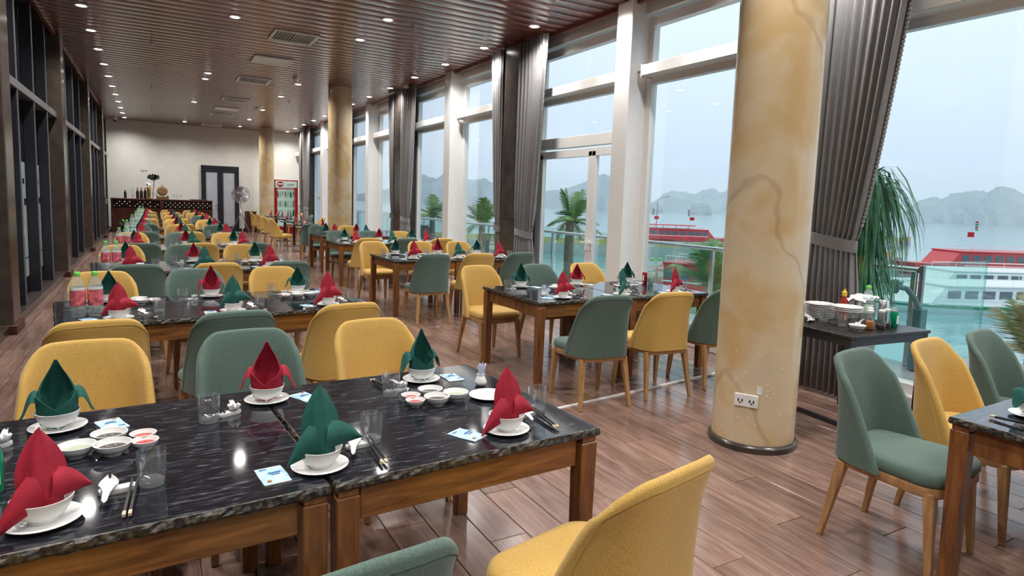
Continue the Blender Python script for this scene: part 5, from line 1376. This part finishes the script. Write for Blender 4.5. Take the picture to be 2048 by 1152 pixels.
def boat(x, y, heading, L, B, label, hull='red_boat', cabin='red_boat', Hh=1.1, Hc=1.7, flags=0, tier2=False, open_deck=False):
    t = thing('ferry_boat', label, 'boat', (x, y, -5), heading, 'boats in the harbour')
    # bow at +x
    st = []
    for (fx, wy) in ((-0.5, 0.42), (-0.46, 0.5), (0.15, 0.5), (0.32, 0.40), (0.44, 0.20), (0.5, 0.02)):
        st.append((fx * L, wy * B))
    def ring(z, k, sh): return [(px + sh * (1 if px > 0.2 * L else 0), -py * k, z + 0.35 * max(0, px / L) ** 2 * 4) for px, py in st] + [(px + sh * (1 if px > 0.2 * L else 0), py * k, z + 0.35 * max(0, px / L) ** 2 * 4) for px, py in reversed(st)]
    obj('hull', MB().rings([ring(-0.3, 0.75, -0.8), ring(0.35, 0.92, -0.3), ring(Hh, 1.0, 0.2)]).mesh('hull', hull), t)
    obj('hull_stripe', MB().rings([ring(0.30, 0.945, -0.28), ring(0.58, 0.985, -0.10)], False, False).mesh('hull_stripe', 'white_boat' if hull != 'white_boat' else 'can_green', fix=False), t)
    cl = L * (0.62 if not open_deck else 0.5); cx = -0.06 * L
    cb = MB()
    z0, z1 = Hh, Hh + Hc
    prof = [(cx - cl / 2, z0), (cx + cl / 2 + Hc * 0.9, z0), (cx + cl / 2, z1), (cx - cl / 2, z1)]
    n = 4
    vs = [(px, -B * 0.42, pz) for px, pz in prof] + [(px, B * 0.42, pz) for px, pz in prof]
    cb.add(vs, [(0, 1, 2, 3), (7, 6, 5, 4)] + [(i, (i + 1) % 4, 4 + (i + 1) % 4, 4 + i) for i in range(4)])
    cab = obj('cabin', cb.mesh('cabin', cabin), t)
    obj('roof', MB().box((cx - 0.2, 0, z1 + 0.06), (cl * 1.04, B * 0.92, 0.12)).mesh('roof', 'white_boat' if cabin == 'white_boat' else cabin, bevel=0.03), t)
    nw = max(5, int(cl / 1.3))
    for s in (-1, 1):
        for k in range(nw):
            obj('window', cached(('bw', round(cl / nw, 2), Hc), lambda: MB().box((0, 0, 0), (cl / nw * 0.74, 0.06, Hc * 0.42)).mesh('window', 'boat_glass')), cab, (cx - cl / 2 + cl / nw * (k + 0.5), s * B * 0.42, z0 + Hc * 0.58))
        obj('cabin_trim', MB().box((cx, s * B * 0.425, z0 + Hc * 0.28), (cl, 0.05, 0.10)).mesh('cabin_trim', 'white_boat'), cab)
    if tier2:
        obj('upper_deck', MB().box((cx, 0, z1 + 0.75), (cl * 0.7, B * 0.7, 0.12)).mesh('upper_deck', cabin), t)
        for k in range(5):
            for s in (-1, 1): obj('stanchion', cached('stn', lambda: MB().box((0, 0, 0.3), (0.07, 0.07, 0.7)).mesh('stanchion', 'white_boat')), t, (cx - cl * 0.32 + cl * 0.16 * k, s * B * 0.32, z1 + 0.1))
    rl = MB()
    for s in (-1, 1):
        rl.tube([(-0.45 * L, s * B * 0.44, z1 + 0.55), (cx + cl * 0.45, s * B * 0.40, z1 + 0.55)], 0.03, 4)
        for k in range(9): rl.tube([(-0.45 * L + (0.45 * L + cx + cl * 0.45) * k / 8, s * B * 0.42, z1), (-0.45 * L + (0.45 * L + cx + cl * 0.45) * k / 8, s * B * 0.42, z1 + 0.55)], 0.025, 4)
    obj('roof_rail', rl.mesh('roof_rail', 'white_boat'), t)
    for k in range(flags):
        fx = cx + cl * (0.3 - 0.45 * k)
        ms = obj('mast', MB().tube([(fx, 0, z1), (fx, 0, z1 + 2.6)], 0.05, 6).mesh('mast', 'white_boat'), t)
        obj('flag', MB().grid([[(fx + 0.9 * i / 5, 0.12 * sin(i * 1.3), z1 + 1.7 + 0.6 * j) for i in range(6)] for j in range(2)]).mesh('flag', 'can_red', solid=0.02), ms)
        for w in range(4):
            obj('pennant', MB().box((fx - 0.2, 0, z1 + 2.6 + 0.3 * w), (0.35, 0.05, 0.22)).mesh('pennant', 'can_red' if w % 2 else 'can_green'), ms)
hd_r = atan2(7, -15)
boat(88.0, 37.8, hd_r, 27, 5.5, 'long red and white ferry moored outside the right window', flags=1)
boat(112, 24.0, hd_r, 22, 5.5, 'second red ferry behind, at the right edge of the window', flags=1)
boat(69.5, 28.5, hd_r, 30, 5.0, 'white passenger boat in front of the red ferry', hull='white_boat', cabin='white_boat', Hh=0.7, Hc=1.2)
boat(54.0, 22.5, hd_r + 0.04, 26, 4.6, 'nearest white harbour boat with a row of windows', hull='white_boat', cabin='white_boat', Hh=0.6, Hc=1.3)
boat(84.5, 90.5, atan2(-7.8, 13.5), 24, 6, 'red barge boat with flags beyond the pier', flags=2, Hh=1.2, Hc=1.6, tier2=True)
boat(108.5, 76.5, atan2(-7.8, 13.5), 20, 6, 'red canopied boat with flags right of the barge', flags=1, Hh=1.2, Hc=1.5, tier2=True)
boat(33.5, 33.0, radians(118), 9.0, 3.4, 'small red excursion boat moored close below the railing', Hh=1.0, Hc=1.7)
boat(40.0, 31.0, radians(118), 8.0, 3.2, 'small red boat tucked behind the bushy palm', Hh=0.9, Hc=1.4)

def hill(name, pts, label, D0=1.0, seed=0):
    r = random.Random(seed)
    P = [Vector((x * D0, y * D0, 1.57 + (z - 1.57) * D0)) for x, y, z in pts]
    fine = []
    for a, b2 in zip(P[:-1], P[1:]):
        for k in range(4): fine.append(a.lerp(b2, k / 4))
    fine.append(P[-1])
    rows = []
    N = 10
    ph = [r.uniform(0, 6) for _ in range(6)]
    for i, p in enumerate(fine):
        rad = Vector((p.x, p.y, 0)).normalized()
        row = []
        for k in range(N + 1):
            q = -1 + 2 * k / N
            prof = max(0.0, 1 - abs(q) ** 1.7)
            hgt = (p.z + 6) * prof * (1 + 0.10 * sin(i * 0.9 + k * 1.7 + ph[0]) * (0 if abs(q) < 0.11 else 1)) + (r.uniform(-0.02, 0.02) * p.z if k == N // 2 else 0)
            off = 120 * D0 * q + 14 * sin(i * 0.7 + k * 2.1 + ph[1]) * (1 - prof)
            row.append(Vector((p.x, p.y, 0)) + rad * off + Vector((0, 0, -6 + hgt)))
        rows.append(row)
    o = obj(name, MB().grid(rows).mesh(name, 'hill', smooth=40))
    return tag(o, label, 'hill', 'limestone hills across the bay')
RA = [(280,1372,-3),(357,1354,5),(425,1334,19),(489,1312,51),(504,1306,54),(515,1302,49),(525,1298,47),(538,1293,55),(543,1290,57),(567,1280,51),(597,1266,47),(609,1260,49),(618,1256,52),(636,1247,43),(660,1235,29),(707,1208,25),(763,1174,33),(807,1144,51),(819,1135,65),(836,1123,69),(848,1114,67),(867,1099,46),(909,1065,8)]
RB = [(905,1068,4),(927,1049,19),(936,1041,30),(951,1027,40),(970,1009,37),(985,995,34),(999,981,44),(1009,970,47),(1020,959,38),(1028,950,42),(1035,943,55),(1059,916,54),(1096,870,37),(1131,826,29),(1172,766,12),(1190,735,4)]
RC = [(1205,712,3),(1221,685,13),(1231,667,34),(1241,649,41),(1247,636,37),(1252,626,46),(1258,615,49),(1264,603,50),(1270,590,55),(1275,577,50),(1279,570,56),(1284,557,62),(1290,544,57),(1296,528,48),(1309,496,44),(1331,435,33),(1356,350,13),(1370,290,3)]
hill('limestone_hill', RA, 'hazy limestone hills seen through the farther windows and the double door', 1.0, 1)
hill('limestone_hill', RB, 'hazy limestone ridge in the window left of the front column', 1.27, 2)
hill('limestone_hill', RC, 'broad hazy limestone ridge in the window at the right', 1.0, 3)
hill('limestone_islet', [(640, 745, -2), (645, 741, 9), (650, 737, 11), (655, 733, 7), (659, 729, -2)], 'tiny islet beside the mullion in the window left of the front column', 1.0, 4)
hill('limestone_islet', [(682, 700, -2), (686, 696, 10), (692, 690, 11), (698, 684, 12), (703, 679, 9), (706, 676, -2)], 'small rocky islet in front of the ridge left of the front column', 1.0, 5)

# sea haze over the bay
hz, nt, b_ = nmat('sea_haze'); nt.nodes.remove(b_)
vs_ = nt.nodes.new('ShaderNodeVolumeScatter'); vs_.inputs['Color'].default_value = (0.80, 0.87, 1.0, 1); vs_.inputs['Density'].default_value = 0.0006
nt.links.new(vs_.outputs[0], nt.nodes['Material Output'].inputs['Volume'])
hb_ = stuff(obj('sea_haze', MB().box((1150, 900, 34), (2000, 2000, 76)).mesh('sea_haze', hz)))
hb_['label'] = 'thin grey-blue haze over the bay and hills'; hb_['category'] = 'haze'
